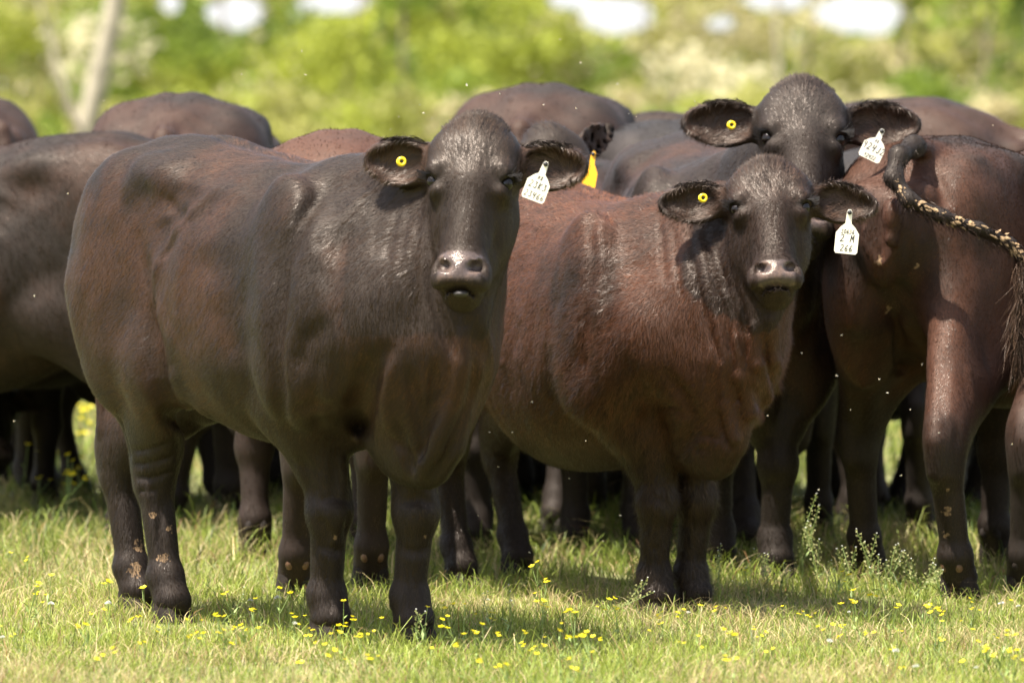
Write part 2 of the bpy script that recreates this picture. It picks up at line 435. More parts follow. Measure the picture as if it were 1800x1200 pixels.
    def tail(s):
        Z = s.zs
        if s.tail_w is not None: pts = [s.loc(p) for p in s.tail_w]
        else:
            pts = [(-.70, 0, 1.19 * Z), (-.81, 0, 1.165 * Z), (-.885, 0, 1.04), (-.87, 0, .75), (-.86, 0, .5)]
        s.sdf.chain([np.array(p) for p in pts], [.032, .028, .025, .022, .019, .017, .015, .013, .012, .011][:len(pts)] if s.tail_w is not None else [.030, .030, .026, .021, .016], k=.03)
    def obj(s, name, h, material, **props):
        V, Q = s.sdf.mesh(h)
        me = mesh_np(name, V, Q)
        o = link(name, me, material, **props)
        Mx = np.eye(4); Mx[:3, :3] = s.R * s.S; Mx[:3, 3] = s.o
        o.matrix_world = Matrix(Mx.tolist())
        s.o_ = o; s.V = V; s.Q = Q
        return o


# ------------------------------------------------------------------ numeric noise
_perm = np.random.default_rng(5).random(4096)
def vnoise(p):
    i = np.floor(p).astype(np.int64); f = p - i; f = f * f * (3 - 2 * f)
    def h(a, b, c): return _perm[(a * 73856093 ^ b * 19349663 ^ c * 83492791) & 4095]
    x, y, z = i.T; r = 0
    for a in (0, 1):
        for b in (0, 1):
            for c in (0, 1):
                w_ = (f[:, 0] if a else 1 - f[:, 0]) * (f[:, 1] if b else 1 - f[:, 1]) * (f[:, 2] if c else 1 - f[:, 2])
                r = r + w_ * h(x + a, y + b, z + c)
    return r
def fbm(p, sc, o=3):
    r = 0; a = 1; t = 0
    for k in range(o): r = r + a * vnoise(p * sc + 17.3 * k); t += a; a *= .5; sc = sc * 2.03
    return r / t
def smooth(x, a, b):
    t = np.clip((x - a) / (b - a), 0, 1); return t * t * (3 - 2 * t)

# ------------------------------------------------------------------ coat materials
def coat_mat(name, strand):
    m, n = mat(name); L = n.links.new
    out = N(n, 'ShaderNodeOutputMaterial'); b = N(n, 'ShaderNodeBsdfPrincipled')
    at = N(n, 'ShaderNodeAttribute', attribute_name='coat')
    b.inputs['Specular IOR Level'].default_value = .35
    b.inputs['Specular Tint'].default_value = (1.0, .87, .77, 1)
    b.inputs['Sheen Weight'].default_value = .0; b.inputs['Sheen Roughness'].default_value = .45
    b.inputs['Sheen Tint'].default_value = (.75, .75, .8, 1)
    if strand:
        na = N(n, 'ShaderNodeAttribute', attribute_name='hide_normal')
        vt = N(n, 'ShaderNodeVectorTransform', vector_type='NORMAL', convert_from='OBJECT', convert_to='WORLD')
        L(na.outputs['Vector'], vt.inputs[0]); L(vt.outputs[0], b.inputs['Normal'])
        b.inputs['Roughness'].default_value = .44
        L(at.outputs['Color'], b.inputs['Base Color'])
    else:
        wa = N(n, 'ShaderNodeAttribute', attribute_name='wet'); ma = N(n, 'ShaderNodeAttribute', attribute_name='mud')
        tc = N(n, 'ShaderNodeTexCoord')
        n1 = N(n, 'ShaderNodeTexNoise', i_Scale=150.0, i_Detail=3.0); L(tc.outputs['Object'], n1.inputs['Vector'])
        mr = N(n, 'ShaderNodeMapRange', i_1=.3, i_2=.7, i_3=.75, i_4=1.25); L(n1.outputs[0], mr.inputs[0])
        sc = N(n, 'ShaderNodeVectorMath', operation='SCALE'); L(at.outputs['Color'], sc.inputs[0]); L(mr.outputs[0], sc.inputs['Scale'])
        mudn = N(n, 'ShaderNodeTexNoise', i_Scale=60.0, i_Detail=4.0); L(tc.outputs['Object'], mudn.inputs['Vector'])
        mm = N(n, 'ShaderNodeMath', operation='ADD'); L(mudn.outputs[0], mm.inputs[0]); L(ma.outputs['Fac'], mm.inputs[1])
        mk = N(n, 'ShaderNodeMapRange', i_1=1.02, i_2=1.10); L(mm.outputs[0], mk.inputs[0])
        mx = N(n, 'ShaderNodeMix', data_type='RGBA'); L(mk.outputs[0], mx.inputs[0]); L(sc.outputs[0], mx.inputs[6]); mx.inputs[7].default_value = (.20, .125, .065, 1)
        L(mx.outputs[2], b.inputs['Base Color'])
        rr = N(n, 'ShaderNodeMapRange', i_3=.70, i_4=.22); L(wa.outputs['Fac'], rr.inputs[0]); L(rr.outputs[0], b.inputs['Roughness'])
        # pebbled wet nose / grain of the coat
        vo = N(n, 'ShaderNodeTexVoronoi', i_Scale=330.0); L(tc.outputs['Object'], vo.inputs['Vector'])
        bm = N(n, 'ShaderNodeMix'); L(wa.outputs['Fac'], bm.inputs[0])
        n3 = N(n, 'ShaderNodeTexNoise', i_Scale=420.0, i_Detail=2.0)
        mp = N(n, 'ShaderNodeMapping'); mp.inputs['Rotation'].default_value = (0, .6, 0); mp.inputs['Scale'].default_value = (.16, 1, 1)
        L(tc.outputs['Object'], mp.inputs[0]); L(mp.outputs[0], n3.inputs['Vector'])
        L(n3.outputs[0], bm.inputs[2]); L(vo.outputs['Distance'], bm.inputs[3])
        bp = N(n, 'ShaderNodeBump', i_Strength=.55, i_Distance=.0012); L(bm.outputs[0], bp.inputs['Height']); L(bp.outputs[0], b.inputs['Normal'])
    L(b.outputs[0], out.inputs[0])
    return m
M_HIDE = coat_mat('hide', False); M_FUR = coat_mat('fur', True)
M_EYE = simple_mat('eye', (.006, .004, .003), .06, spec=.32)
M_HORN = simple_mat('hoof_horn', (.016, .011, .008), .8, spec=.2, noise=.4, nscale=60, bump=.002)
M_DEW = simple_mat('dewclaw_horn', (.11, .055, .03), .5, noise=.3, nscale=80)
M_YEL = simple_mat('yellow_tag_plastic', (.80, .56, .01), .35, noise=.12, nscale=200)
M_ORG = simple_mat('orange_tag_plastic', (.85, .42, .01), .35, noise=.15, nscale=120)
M_WHT = simple_mat('white_tag_plastic', (.78, .72, .58), .42, noise=.10, nscale=90)
M_INK = simple_mat('ink', (.015, .013, .012), .5)
M_MUD = simple_mat('dried_mud', (.24, .155, .08), .9, noise=.5, nscale=90)
M_TONGUE = simple_mat('tongue', (.018, .013, .011), .6)

def smooth_normals(V, Q):
    n = np.cross(V[Q[:, 2]] - V[Q[:, 0]], V[Q[:, 3]] - V[Q[:, 1]])
    vn = np.zeros_like(V)
    for i in range(4): np.add.at(vn, Q[:, i], n)
    return vn / (np.linalg.norm(vn, axis=1, keepdims=True) + 1e-12)

def add_attr(me, name, arr, typ, dom='POINT'):
    a = me.attributes.new(name, typ, dom)
    if typ == 'FLOAT': a.data.foreach_set('value', np.asarray(arr, np.float32).ravel())
    elif typ == 'FLOAT_COLOR': a.data.foreach_set('color', np.concatenate([arr, np.ones((len(arr), 1))], 1).astype(np.float32).ravel())
    else: a.data.foreach_set('vector', np.asarray(arr, np.float32).ravel())

def flow(c, p):
    """direction the hair lies, body-local"""
    d = np.tile(np.array((-.72, 0, -.62)), (len(p), 1))
    d[:, 1] += .18 * np.sign(p[:, 1])
    lowleg = smooth(-p[:, 2], -.62, -.45)[:, None]
    d = d * (1 - lowleg) + np.array((-.12, 0, -1)) * lowleg
    q = (p - c.H) @ c.HR / c.hs
    neck = (smooth(p[:, 0], .45, .85) * smooth(p[:, 2], .5, .8))[:, None]
    d = d * (1 - neck) + (c.HR @ np.array((-.5, 0, -.2)) * .5 + np.array((-.3, 0, -.75))) * neck
    near = smooth(-np.linalg.norm(q - np.array((-.0, 0, -.06)), axis=1), -.33, -.20)[:, None]
    up = smooth(q[:, 2], -.05, .05)
    hd = np.stack([-.15 + 0 * up, q[:, 1] * 6 + .0 * up, -1 + 2.0 * up], 1)
    earw = smooth(np.abs(q[:, 1]), .115, .15)
    hd = hd * (1 - earw[:, None]) + np.stack([0 * up, np.sign(q[:, 1]), -.35 + 0 * up], 1) * earw[:, None]
    d = d * (1 - near) + (hd @ c.HR.T) * near
    nz = np.stack([fbm(p, 5.0, 2), fbm(p + 9, 5.0, 2), fbm(p + 23, 5.0, 2)], 1) - .5
    d = d / (np.linalg.norm(d, axis=1, keepdims=True) + 1e-9) + nz * getattr(c, 'swirl', .9)
    return d

def dress(c, o, dark, red, redness, strands=0, slen=.012, curl=0.0, mudspots=(), seed=0, width=.0009):
    """coat colour, wet nose, mud and hair of a cow"""
    rng = np.random.default_rng(seed + 100)
    V, Q = c.V, c.Q; me = o.data
    nrm = smooth_normals(V, Q)
    q = (V - c.H) @ c.HR / c.hs
    inhead = (np.abs(q[:, 0]) < .16) & (np.abs(q[:, 1]) < .32) & (np.abs(q[:, 2]) < .36)
    r = fbm(V, 2.2, 3) * 1.2 + fbm(V + 5, 9, 3) * .6 + fbm(V * (1, 1, .35) + 3, 26, 2) * .35
    r = smooth(r, 1.35 - redness, 1.95 - redness)
    r *= smooth(V[:, 2], .12, .5) * (1 - .88 * inhead)
    r = np.clip(r + .5 * redness * smooth(-V[:, 2], -.95, -.6) * smooth(V[:, 2], .38, .6) * (1 - inhead), 0, 1)
    col = np.array(dark) * (1 - r[:, None]) + np.array(red) * r[:, None]
    pt = smooth(-V[:, 2], -.62, -.38)[:, None] * .8      # dark points: the legs are blacker than the coat above
    col = col * (1 - pt) + np.array((.0115, .0070, .0050)) * pt
    if c.tail_w is not None:
        tl = np.array([c.loc(p) for p in c.tail_w]); dt = np.min([np.linalg.norm(V - (tl[i] * (1 - f) + tl[i + 1] * f), axis=1) for i in range(1, len(tl) - 1) for f in (0, .25, .5, .75)], axis=0)
        tk = smooth(-dt, -.06, -.04)[:, None]; col = col * (1 - tk) + np.array((.014, .009, .0068)) * tk
    for sg in (-1, 1):      # darker skin around the eyes
        le = smooth(-np.linalg.norm((q - np.array((.030, sg * .098, -.004))) * (1, 1, 1.5), axis=1), -.040, -.022)[:, None]; col = col * (1 - le) + np.array((.006, .004, .0035)) * le
    wet = smooth(q[:, 0], .040, .056) * smooth(q[:, 2], -.298, -.290) * smooth(-q[:, 2], .212, .224) * smooth(-np.abs(q[:, 1]), -.060, -.048) * inhead
    noz = fbm(V, 60, 3)
    wcol = np.array((.10, .073, .065)) * (.7 + .6 * noz[:, None]) + smooth(noz, .5, .72)[:, None] * np.array((.05, .026, .012))
    col = col * (1 - wet[:, None]) + wcol * wet[:, None]
    # bare skin inside the ears
    for k in ('r', 'l'):
        cen, e, up, nv = c.ear[k]; rel = q - cen
        m = (np.abs(rel @ e) < .085) & (np.abs(rel @ up) < .055) & (rel @ nv > -.02) & ((nrm @ c.HR) @ nv > .2) & inhead
        sk = np.array((.045, .025, .017)) * (.5 + .8 * fbm(V[m], 30, 3)[:, None])
        col[m] = sk
    mud = np.zeros(len(V))
    for (pc, rad) in mudspots: mud = np.maximum(mud, .62 * np.exp(-((V - pc) ** 2).sum(1) / rad ** 2))
    add_attr(me, 'coat', col * (.62 if strands else 1), 'FLOAT_COLOR'); add_attr(me, 'wet', wet, 'FLOAT'); add_attr(me, 'mud', mud, 'FLOAT')
    me.update()
    if not strands: return
    a = V[Q[:, 0]]; area = .5 * np.linalg.norm(np.cross(V[Q[:, 2]] - a, V[Q[:, 3]] - V[Q[:, 1]]), axis=1)
    # hair is thickest where it can be seen: leave the belly underside and hooves thin
    cen = V[Q].mean(1); fn = nrm[Q[:, 0]]
    wq = area * np.where(wet[Q[:, 0]] > .3, 0.0, 1) * np.where(fn[:, 2] < -.8, .3, 1)
    vc = c.loc(np.array(cam.location)) - cen; vc /= np.linalg.norm(vc, axis=1, keepdims=True); wq = wq * (.14 + .86 * smooth((fn * vc).sum(1), -.35, -.05))
    ql = q[Q[:, 0]]; wq = wq * np.where(inhead[Q[:, 0]], 1.9, 1) * np.where((ql[:, 2] < -.22) & inhead[Q[:, 0]], .6, 1)
    idx = rng.choice(len(Q), strands, p=wq / wq.sum())
    uv = rng.random((strands, 2)); Qi = Q[idx]
    def lerp(A): return ((A[Qi[:, 0]] * (1 - uv[:, :1]) + A[Qi[:, 1]] * uv[:, :1]) * (1 - uv[:, 1:]) + (A[Qi[:, 3]] * (1 - uv[:, :1]) + A[Qi[:, 2]] * uv[:, :1]) * uv[:, 1:])
    p = lerp(V); nn = lerp(nrm); nn /= np.linalg.norm(nn, axis=1, keepdims=True) + 1e-9
    cc = lerp(col)
    d = flow(c, p)
    d -= nn * (d * nn).sum(1, keepdims=True); d /= np.linalg.norm(d, axis=1, keepdims=True) + 1e-9
    dl = d.copy()
    d += rng.normal(0, .12 + curl * .5, d.shape)
    pq = (p - c.H) @ c.HR / c.hs
    poll = smooth(pq[:, 2], .08, .16) * smooth(-np.abs(pq[:, 1]), -.10, -.03) * (np.abs(pq[:, 0]) < .12)
    eartop = smooth(np.abs(pq[:, 1]), .11, .16) * (np.abs(pq[:, 1]) < .3) * (np.abs(pq[:, 2] - .09) < .09) * (np.abs(pq[:, 0]) < .15)
    face = ((np.abs(pq[:, 2] + .1) < .24) & (np.abs(pq[:, 1]) < .12) & (np.abs(pq[:, 0]) < .14)).astype(float)
    ln = slen * c.lenf(p) if hasattr(c, 'lenf') else slen * np.ones(len(p))
    ln = ln * (1 + .6 * poll + .35 * eartop - .35 * face) * rng.uniform(.55, 1.25, len(p))
    lift = .16 + curl * .35 + .30 * poll + .08 * eartop + rng.random(len(p)) * .12
    dirv = d + nn * lift[:, None]; dirv /= np.linalg.norm(dirv, axis=1, keepdims=True)
    side = np.cross(nn, dirv); side /= np.linalg.norm(side, axis=1, keepdims=True) + 1e-9
    wd = width * rng.uniform(.7, 1.3, (len(p), 1)) * .5
    base = p - nn * .0006
    A = base - side * wd; B = base + side * wd; T = base + dirv * ln[:, None] + (side * rng.normal(0, 1, (len(p), 1)) * curl * ln[:, None] * .5)
    VV = np.stack([A, B, T], 1).reshape(-1, 3); FF = np.arange(len(VV)).reshape(-1, 3)
    fm = mesh_np('coat', VV, FF)
    tint = rng.normal(1, .24, (len(p), 1)).clip(.45, 1.9); clump = .72 + .56 * fbm(p * (1, 1, 1), 55, 2)[:, None]
    lic = 0
    nl = 7 if width < .0015 else 4
    for t_ in np.linspace(-.022, .022, nl): lic = lic + vnoise((p + dl * t_) * (260 if width < .002 else 170))
    lic = np.clip((lic - lic.mean()) / (lic.std() + 1e-9), -2.4, 2.6)[:, None]
    tint = rng.normal(1, .14, (len(p), 1)).clip(.5, 1.6)
    cs = cc * tint * clump * (1 + .46 * lic).clip(.18, 2.5)
    tip = cs * 1.25 + np.array((.010, .006, .003)) * rng.random((len(p), 1)) * (1 + 2 * redness)
    add_attr(fm, 'coat', np.stack([cs * .85, cs * .85, tip], 1).reshape(-1, 3), 'FLOAT_COLOR')
    gl = .6 if curl < .1 else 1.0
    hn = nn + rng.normal(0, .10 * gl, nn.shape) + dirv * (.08 + .16 * gl * lic) + np.cross(nn, dl) * (.24 * gl * (np.roll(lic, 1, 0) * .2 + lic))
    hn /= np.linalg.norm(hn, axis=1, keepdims=True)
    add_attr(fm, 'hide_normal', np.repeat(hn, 3, 0), 'FLOAT_VECTOR')
    link('coat', fm, M_FUR, o, kind='stuff')

# ---- small parts
def uv_ball(r, nu=16, nv=10, sq=(1, 1, 1)):
    V = []; F = []
    for i in range(nv + 1):
        th = math.pi * i / nv
        for j in range(nu):
            ph = 2 * math.pi * j / nu
            V.append((r * sq[0] * math.sin(th) * math.cos(ph), r * sq[1] * math.sin(th) * math.sin(ph), r * sq[2] * math.cos(th)))
    for i in range(nv):
        for j in range(nu): F.append((i * nu + j, (i + 1) * nu + j, (i + 1) * nu + (j + 1) % nu, i * nu + (j + 1) % nu))
    return mesh_np('ball', V, F)
EYE_ME = uv_ball(1.0)
def claw_mesh():
    V = []; F = []; nu = 12
    rows = [(.062, .0, .034, .024), (.045, .004, .043, .027), (.022, .012, .052, .030), (.0, .020, .060, .031)]
    for sg in (-1, 1):
        b0 = len(V)
        for (z, fx, rx, ry) in rows:
            for j in range(nu):
                a = 2 * math.pi * j / nu
                V.append((fx + rx * math.cos(a), sg * .026 + ry * math.sin(a) * (1 - .25 * (math.cos(a) > .3) * math.cos(a)), z))
        for i in range(len(rows) - 1):
            for j in range(nu): F.append((b0 + i * nu + j, b0 + (i + 1) * nu + j, b0 + (i + 1) * nu + (j + 1) % nu, b0 + i * nu + (j + 1) % nu))
    return mesh_np('hoof', V, F)
HOOF_ME = claw_mesh()
DEW_ME = uv_ball(1.0, 10, 6, (.019, .014, .022)); DEW_ME.name = 'dewclaw'; DEW_PALE = DEW_ME.copy()
def local_child(name, me, m, parent, loc, Rm=None, sc=1.0, **kw):
    o = link(name, me, m, parent, **kw)
    Mx = np.eye(4); Mx[:3, :3] = (np.eye(3) if Rm is None else Rm) * sc; Mx[:3, 3] = loc
    o.matrix_basis = Matrix(Mx.tolist()); return o

def finish(c, o, eyes=True, dew=True):
    for key in ('rf', 'lf', 'rh', 'lh'):
        F = c.foot[key]; local_child('hoof', HOOF_ME, M_HORN, o, (F[0] + .012, F[1], -.004))
        if dew:
            for sg in (-1, 1): local_child('dewclaw', *((DEW_PALE, M_DEW) if dew == 'pale' and key[1] == 'h' else (DEW_ME, M_HORN)), o, (F[0] - .036, F[1] + sg * .021, .092))
    if eyes:
        if c.tagged: head_hair(c, o, (.026, .018, .013))
        for sg in (-1, 1):
            e_ = local_child('eye', EYE_ME, M_EYE, o, c.hl((.0215, sg * .0925, -.004)), sc=.0195 * c.hs)
            # lashes
            V = []; F = []; rng = np.random.default_rng(3)
            for k in range(34):
                t = k / 33; a0 = np.array((.050 - .055 * t, sg * (.098 + .012 * math.sin(math.pi * t)), .008 + .006 * math.sin(math.pi * t)))
                dv = np.array((.030 + .004 * rng.normal(), sg * (.020 + .012 * t), -.010 + .006 * rng.normal()))
                b0 = len(V); w2 = np.array((0, 0, .0009)); 
                V += [a0 - w2, a0 + w2, a0 + dv * .6 - w2 * .6, a0 + dv * .6 + w2 * .6, a0 + dv + (0, 0, .004), a0 + dv + (0, 0, .005)]
                F += [(b0, b0 + 1, b0 + 3, b0 + 2), (b0 + 2, b0 + 3, b0 + 5, b0 + 4)]
            V = np.array([c.hl(v) for v in V])
            link('eyelashes', mesh_np('eyelashes', V, F), M_INK, o)

# handwriting: strokes on a 0..1 x 0..1.4 cell
GL = {
 '0': [[(.5, 1.4), (.15, 1.1), (.1, .5), (.35, 0), (.7, .1), (.9, .6), (.8, 1.2), (.5, 1.4)]],
 '2': [[(.1, 1.15), (.35, 1.4), (.75, 1.3), (.8, .95), (.4, .4), (.05, .02), (.95, .08)]],
 '3': [[(.15, 1.35), (.8, 1.3), (.45, .85), (.8, .65), (.8, .2), (.4, 0), (.08, .15)]],
 '4': [[(.2, 1.35), (.1, .7), (.8, .75)], [(.85, 1.4), (.6, .0)]],
 '6': [[(.8, 1.35), (.35, 1.0), (.1, .4), (.3, .02), (.75, .08), (.85, .45), (.55, .65), (.15, .45)]],
 '8': [[(.8, 1.2), (.45, 1.4), (.2, 1.1), (.75, .5), (.6, .02), (.2, .1), (.2, .45), (.8, 1.2)]],
 '9': [[(.85, 1.2), (.5, 1.4), (.15, 1.1), (.35, .75), (.8, .95), (.85, 1.25), (.7, 0)]],
 'N': [[(.1, 0), (.15, 1.3), (.75, .1), (.85, 1.4)]],
 'K': [[(.15, 1.4), (.15, 0)], [(.9, 1.35), (.2, .65), (.9, .02)]],
 'M': [[(.05, 0), (.2, 1.35), (.5, .5), (.85, 1.4), (.95, 0)]],
 'J': [[(.8, 1.4), (.75, .3), (.45, 0), (.1, .3)]],
}
def text_strokes(txt, x, y, h, lw, italic=.1, gap=1.35):
    V = []; F = []; u = h / 1.4; tot = (len(txt) * gap - .35) * u * .72
    cx = x - tot / 2
    for ch in txt:
        for st_ in GL.get(ch, []):
            pts = [np.array((cx + (a * .72 + b * italic) * u, y + b * u)) for a, b in st_]
            for a, b in zip(pts[:-1], pts[1:]):
                t = b - a; t = t / (np.linalg.norm(t) + 1e-9); nn = np.array((-t[1], t[0])) * lw / 2; a = a - t * lw * .3; b = b + t * lw * .3
                z0 = .0009 + .00004 * (len(V) // 4 % 20)
                k = len(V); V += [(*(a - nn), z0), (*(b - nn), z0), (*(b + nn), z0), (*(a + nn), z0)]; F.append((k, k + 1, k + 2, k + 3))
        cx += gap * u * .72
    return V, F
def extrude_outline(pts, th):
    n = len(pts); V = [(x, y, th / 2) for x, y in pts] + [(x, y, -th / 2) for x, y in pts]
    me = bpy.data.meshes.new('plate')
    F = [tuple(range(n)), tuple(range(2 * n - 1, n - 1, -1))] + [(i, i + n, (i + 1) % n + n, (i + 1) % n) for i in range(n)]
    me.from_pydata([tuple(v) for v in V], [], F); me.update()
    return me
def ear_tag(c, o, top, bot, D, lines, width, m=None, yaw=0.0):
    """panel tag hanging from the ear; top and bottom given as seen in the photograph at distance D"""
    T = P(*top, D); B = P(*bot, D); Ln = np.linalg.norm(T - B); y = unit(T - B); z = unit(np.array((yaw, -1, .15))); z = unit(z - y * (z @ y)); x = np.cross(y, z)
    w_ = width / 2; nk = .0085; 
    outl = [(-w_ * .86, 0), (w_ * .86, 0), (w_, .006), (w_, Ln * .46), (w_ * .62, Ln * .60), (nk, Ln * .68), (nk * .8, Ln * .95), (nk * .4, Ln), (-nk * .4, Ln), (-nk * .8, Ln * .95), (-nk, Ln * .68), (-w_ * .62, Ln * .60), (-w_, Ln * .46), (-w_, .006)]
    me = extrude_outline(outl, .0016)
    t = link('ear_tag', me, m or M_WHT)
    Rw = np.stack([x, y, z], 1); Mx = np.eye(4); Mx[:3, :3] = Rw; Mx[:3, 3] = B
    t.parent = o; t.matrix_parent_inverse = o.matrix_world.inverted(); t.matrix_basis = Matrix(Mx.tolist())
    if lines:
        V = []; F = []
        for (txt, yf, h, lw) in lines:
            v, f = text_strokes(txt, 0, yf * Ln, h, lw); k = len(V); V += v; F += [tuple(i + k for i in ff) for ff in f]
        link('lettering', mesh_np('lettering', V, F, False), M_INK, t)
    st_ = link('tag_stud', uv_ball(.0065, 10, 6, (1, 1, .6)), M_INK, t); st_.location = (0, Ln * .93, .003)
    return t
def ear_button(c, o, px, py, D, r=.011):
    Cn = P(px, py, D); V = []; F = []; nu = 20
    prof = [(.38, -.4), (.42, .2), (.62, .38), (.95, .2), (1.0, -.1), (1.0, -.4)]
    for (rr, zz) in prof:
        for j in range(nu): a = 2 * math.pi * j / nu; V.append((rr * r * math.cos(a), rr * r * math.sin(a), zz * r))
    for i in range(len(prof) - 1):
        for j in range(nu): F.append((i * nu + j, i * nu + (j + 1) % nu, (i + 1) * nu + (j + 1) % nu, (i + 1) * nu + j))
    b = link('button_tag', mesh_np('button', V, F), M_YEL)
    z = unit(np.array((.25, -1, .1))); x = unit(np.cross((0, 0, 1), z)); y = np.cross(z, x)
    Mx = np.eye(4); Mx[:3, :3] = np.stack([x, y, z], 1); Mx[:3, 3] = Cn
    b.parent = o; b.matrix_parent_inverse = o.matrix_world.inverted(); b.matrix_basis = Matrix(Mx.tolist())
    s_ = link('button_stud', uv_ball(r * .36, 10, 6, (1, 1, .7)), M_INK, b)

def tuft(c, o, name, pts, n, ln, spread, col, seed=0, w_=.0011, kinds=3):
    """long hair: strands starting along pts (body-local), falling"""
    rng = np.random.default_rng(seed); pts = [np.array(p, float) for p in pts]; VV = []; CC = []; HN = []; F = []
    for k in range(n):
        t = rng.random() * (len(pts) - 1); i = min(int(t), len(pts) - 2); f = t - i
        p = pts[i] * (1 - f) + pts[i + 1] * f + rng.normal(0, .4, 3) * spread
        d = unit((pts[i + 1] - pts[i]) + rng.normal(0, .35, 3) * np.linalg.norm(pts[i + 1] - pts[i]) + np.array((0, 0, -.3 * np.linalg.norm(pts[i + 1] - pts[i]))))
        sd_ = unit(np.cross(d, rng.normal(0, 1, 3))); L_ = ln * rng.uniform(.5, 1.2); q = p; b0 = len(VV)
        for sgm in range(kinds + 1):
            ww = w_ * (1 - sgm / (kinds + .3)) * .5
            VV += [q - sd_ * ww, q + sd_ * ww]; HN += [unit(np.cross(d, sd_) + rng.normal(0, .3, 3))] * 2
            cc = np.array(col) * rng.uniform(.6, 1.5) * (1 + .25 * sgm); CC += [cc, cc]
            d = unit(d + rng.normal(0, .18, 3) + np.array((0, 0, -.12))); q = q + d * L_ / kinds
        for sgm in range(kinds): F.append((b0 + 2 * sgm, b0 + 2 * sgm + 1, b0 + 2 * sgm + 3, b0 + 2 * sgm + 2))
    me = mesh_np(name, VV, F); add_attr(me, 'coat', np.array(CC), 'FLOAT_COLOR'); add_attr(me, 'hide_normal', np.array(HN), 'FLOAT_VECTOR')
    return link(name, me, M_FUR, o, kind='stuff')

# ------------------------------------------------------------------ ground, grass, far wood
def ground_mat():
    m, n = mat('meadow_soil'); L = n.links.new
    out = N(n, 'ShaderNodeOutputMaterial'); b = N(n, 'ShaderNodeBsdfPrincipled', i_Roughness=.95)
    tc = N(n, 'ShaderNodeTexCoord')
    a = N(n, 'ShaderNodeTexNoise', i_Scale=1.3, i_Detail=6.0); L(tc.outputs['Object'], a.inputs['Vector'])
    f = N(n, 'ShaderNodeTexNoise', i_Scale=45.0, i_Detail=5.0); L(tc.outputs['Object'], f.inputs['Vector'])
    r1 = N(n, 'ShaderNodeValToRGB'); e = r1.color_ramp.elements
    e[0].position = .35; e[0].color = (.085, .12, .022, 1); e[1].position = .7; e[1].color = (.20, .20, .06, 1)
    r2 = N(n, 'ShaderNodeValToRGB'); e = r2.color_ramp.elements
    e[0].position = .35; e[0].color = (.07, .055, .03, 1); e[1].position = .65; e[1].color = (.24, .22, .09, 1)
    mx = N(n, 'ShaderNodeMix', data_type='RGBA'); mx.inputs[0].default_value = .45
    L(a.outputs[0], r1.inputs[0]); L(f.outputs[0], r2.inputs[0]); L(r1.outputs[0], mx.inputs[6]); L(r2.outputs[0], mx.inputs[7])
    L(mx.outputs[2], b.inputs['Base Color'])
    bp = N(n, 'ShaderNodeBump', i_Distance=.02); L(f.outputs[0], bp.inputs['Height']); L(bp.outputs[0], b.inputs['Normal'])
    L(b.outputs[0], out.inputs[0]); return m
def build_ground():
    xs = np.concatenate([[-900, -300, -100, -40, -15], np.linspace(-6, 6, 61), [15, 40, 100, 300, 900]])
    ys = np.concatenate([[-60, 0, 8], np.linspace(13, 40, 109), [50, 70, 100, 200, 500, 1500]])
    X, Y = np.meshgrid(xs, ys); p = np.stack([X.ravel(), Y.ravel(), np.zeros(X.size)], 1)
    near = (np.abs(p[:, 0]) < 6.1) & (p[:, 1] > 12.9) & (p[:, 1] < 40.1)
    p[:, 2] = np.where(near, (fbm(p, 2.2, 3) - .5) * .05 - .012, -.012)
    nx = len(xs); F = [(j * nx + i, j * nx + i + 1, (j + 1) * nx + i + 1, (j + 1) * nx + i) for j in range(len(ys) - 1) for i in range(nx - 1)]
    link('ground', mesh_np('ground', p, F), ground_mat(), kind='structure')
def leaf_mat(name, trans=.4, rough=.6, attr='tint', spec=.3):
    m, n = mat(name); L = n.links.new
    out = N(n, 'ShaderNodeOutputMaterial'); b = N(n, 'ShaderNodeBsdfPrincipled', i_Roughness=rough); b.inputs['Specular IOR Level'].default_value = spec
    at = N(n, 'ShaderNodeAttribute', attribute_name=attr); L(at.outputs['Color'], b.inputs['Base Color'])
    t = N(n, 'ShaderNodeBsdfTranslucent'); L(at.outputs['Color'], t.inputs[0])
    ms = N(n, 'ShaderNodeMixShader'); ms.inputs[0].default_value = trans
    L(b.outputs[0], ms.inputs[1]); L(t.outputs[0], ms.inputs[2]); L(ms.outputs[0], out.inputs[0]); return m
M_GRASS = leaf_mat('grass_blade', .38, .5); M_LEAF = leaf_mat('leaf', .5, .55)
M_STEM = simple_mat('stem', (.16, .22, .05), .6); M_PETAL = simple_mat('yellow_petal', (.85, .70, .02), .45, trans=(.9, .75, .02))
M_WPET = simple_mat('white_petal', (.60, .60, .52), .5, trans=(.7, .7, .65)); M_POD = simple_mat('seed_pod', (.44, .42, .17), .6, trans=(.46, .46, .14))
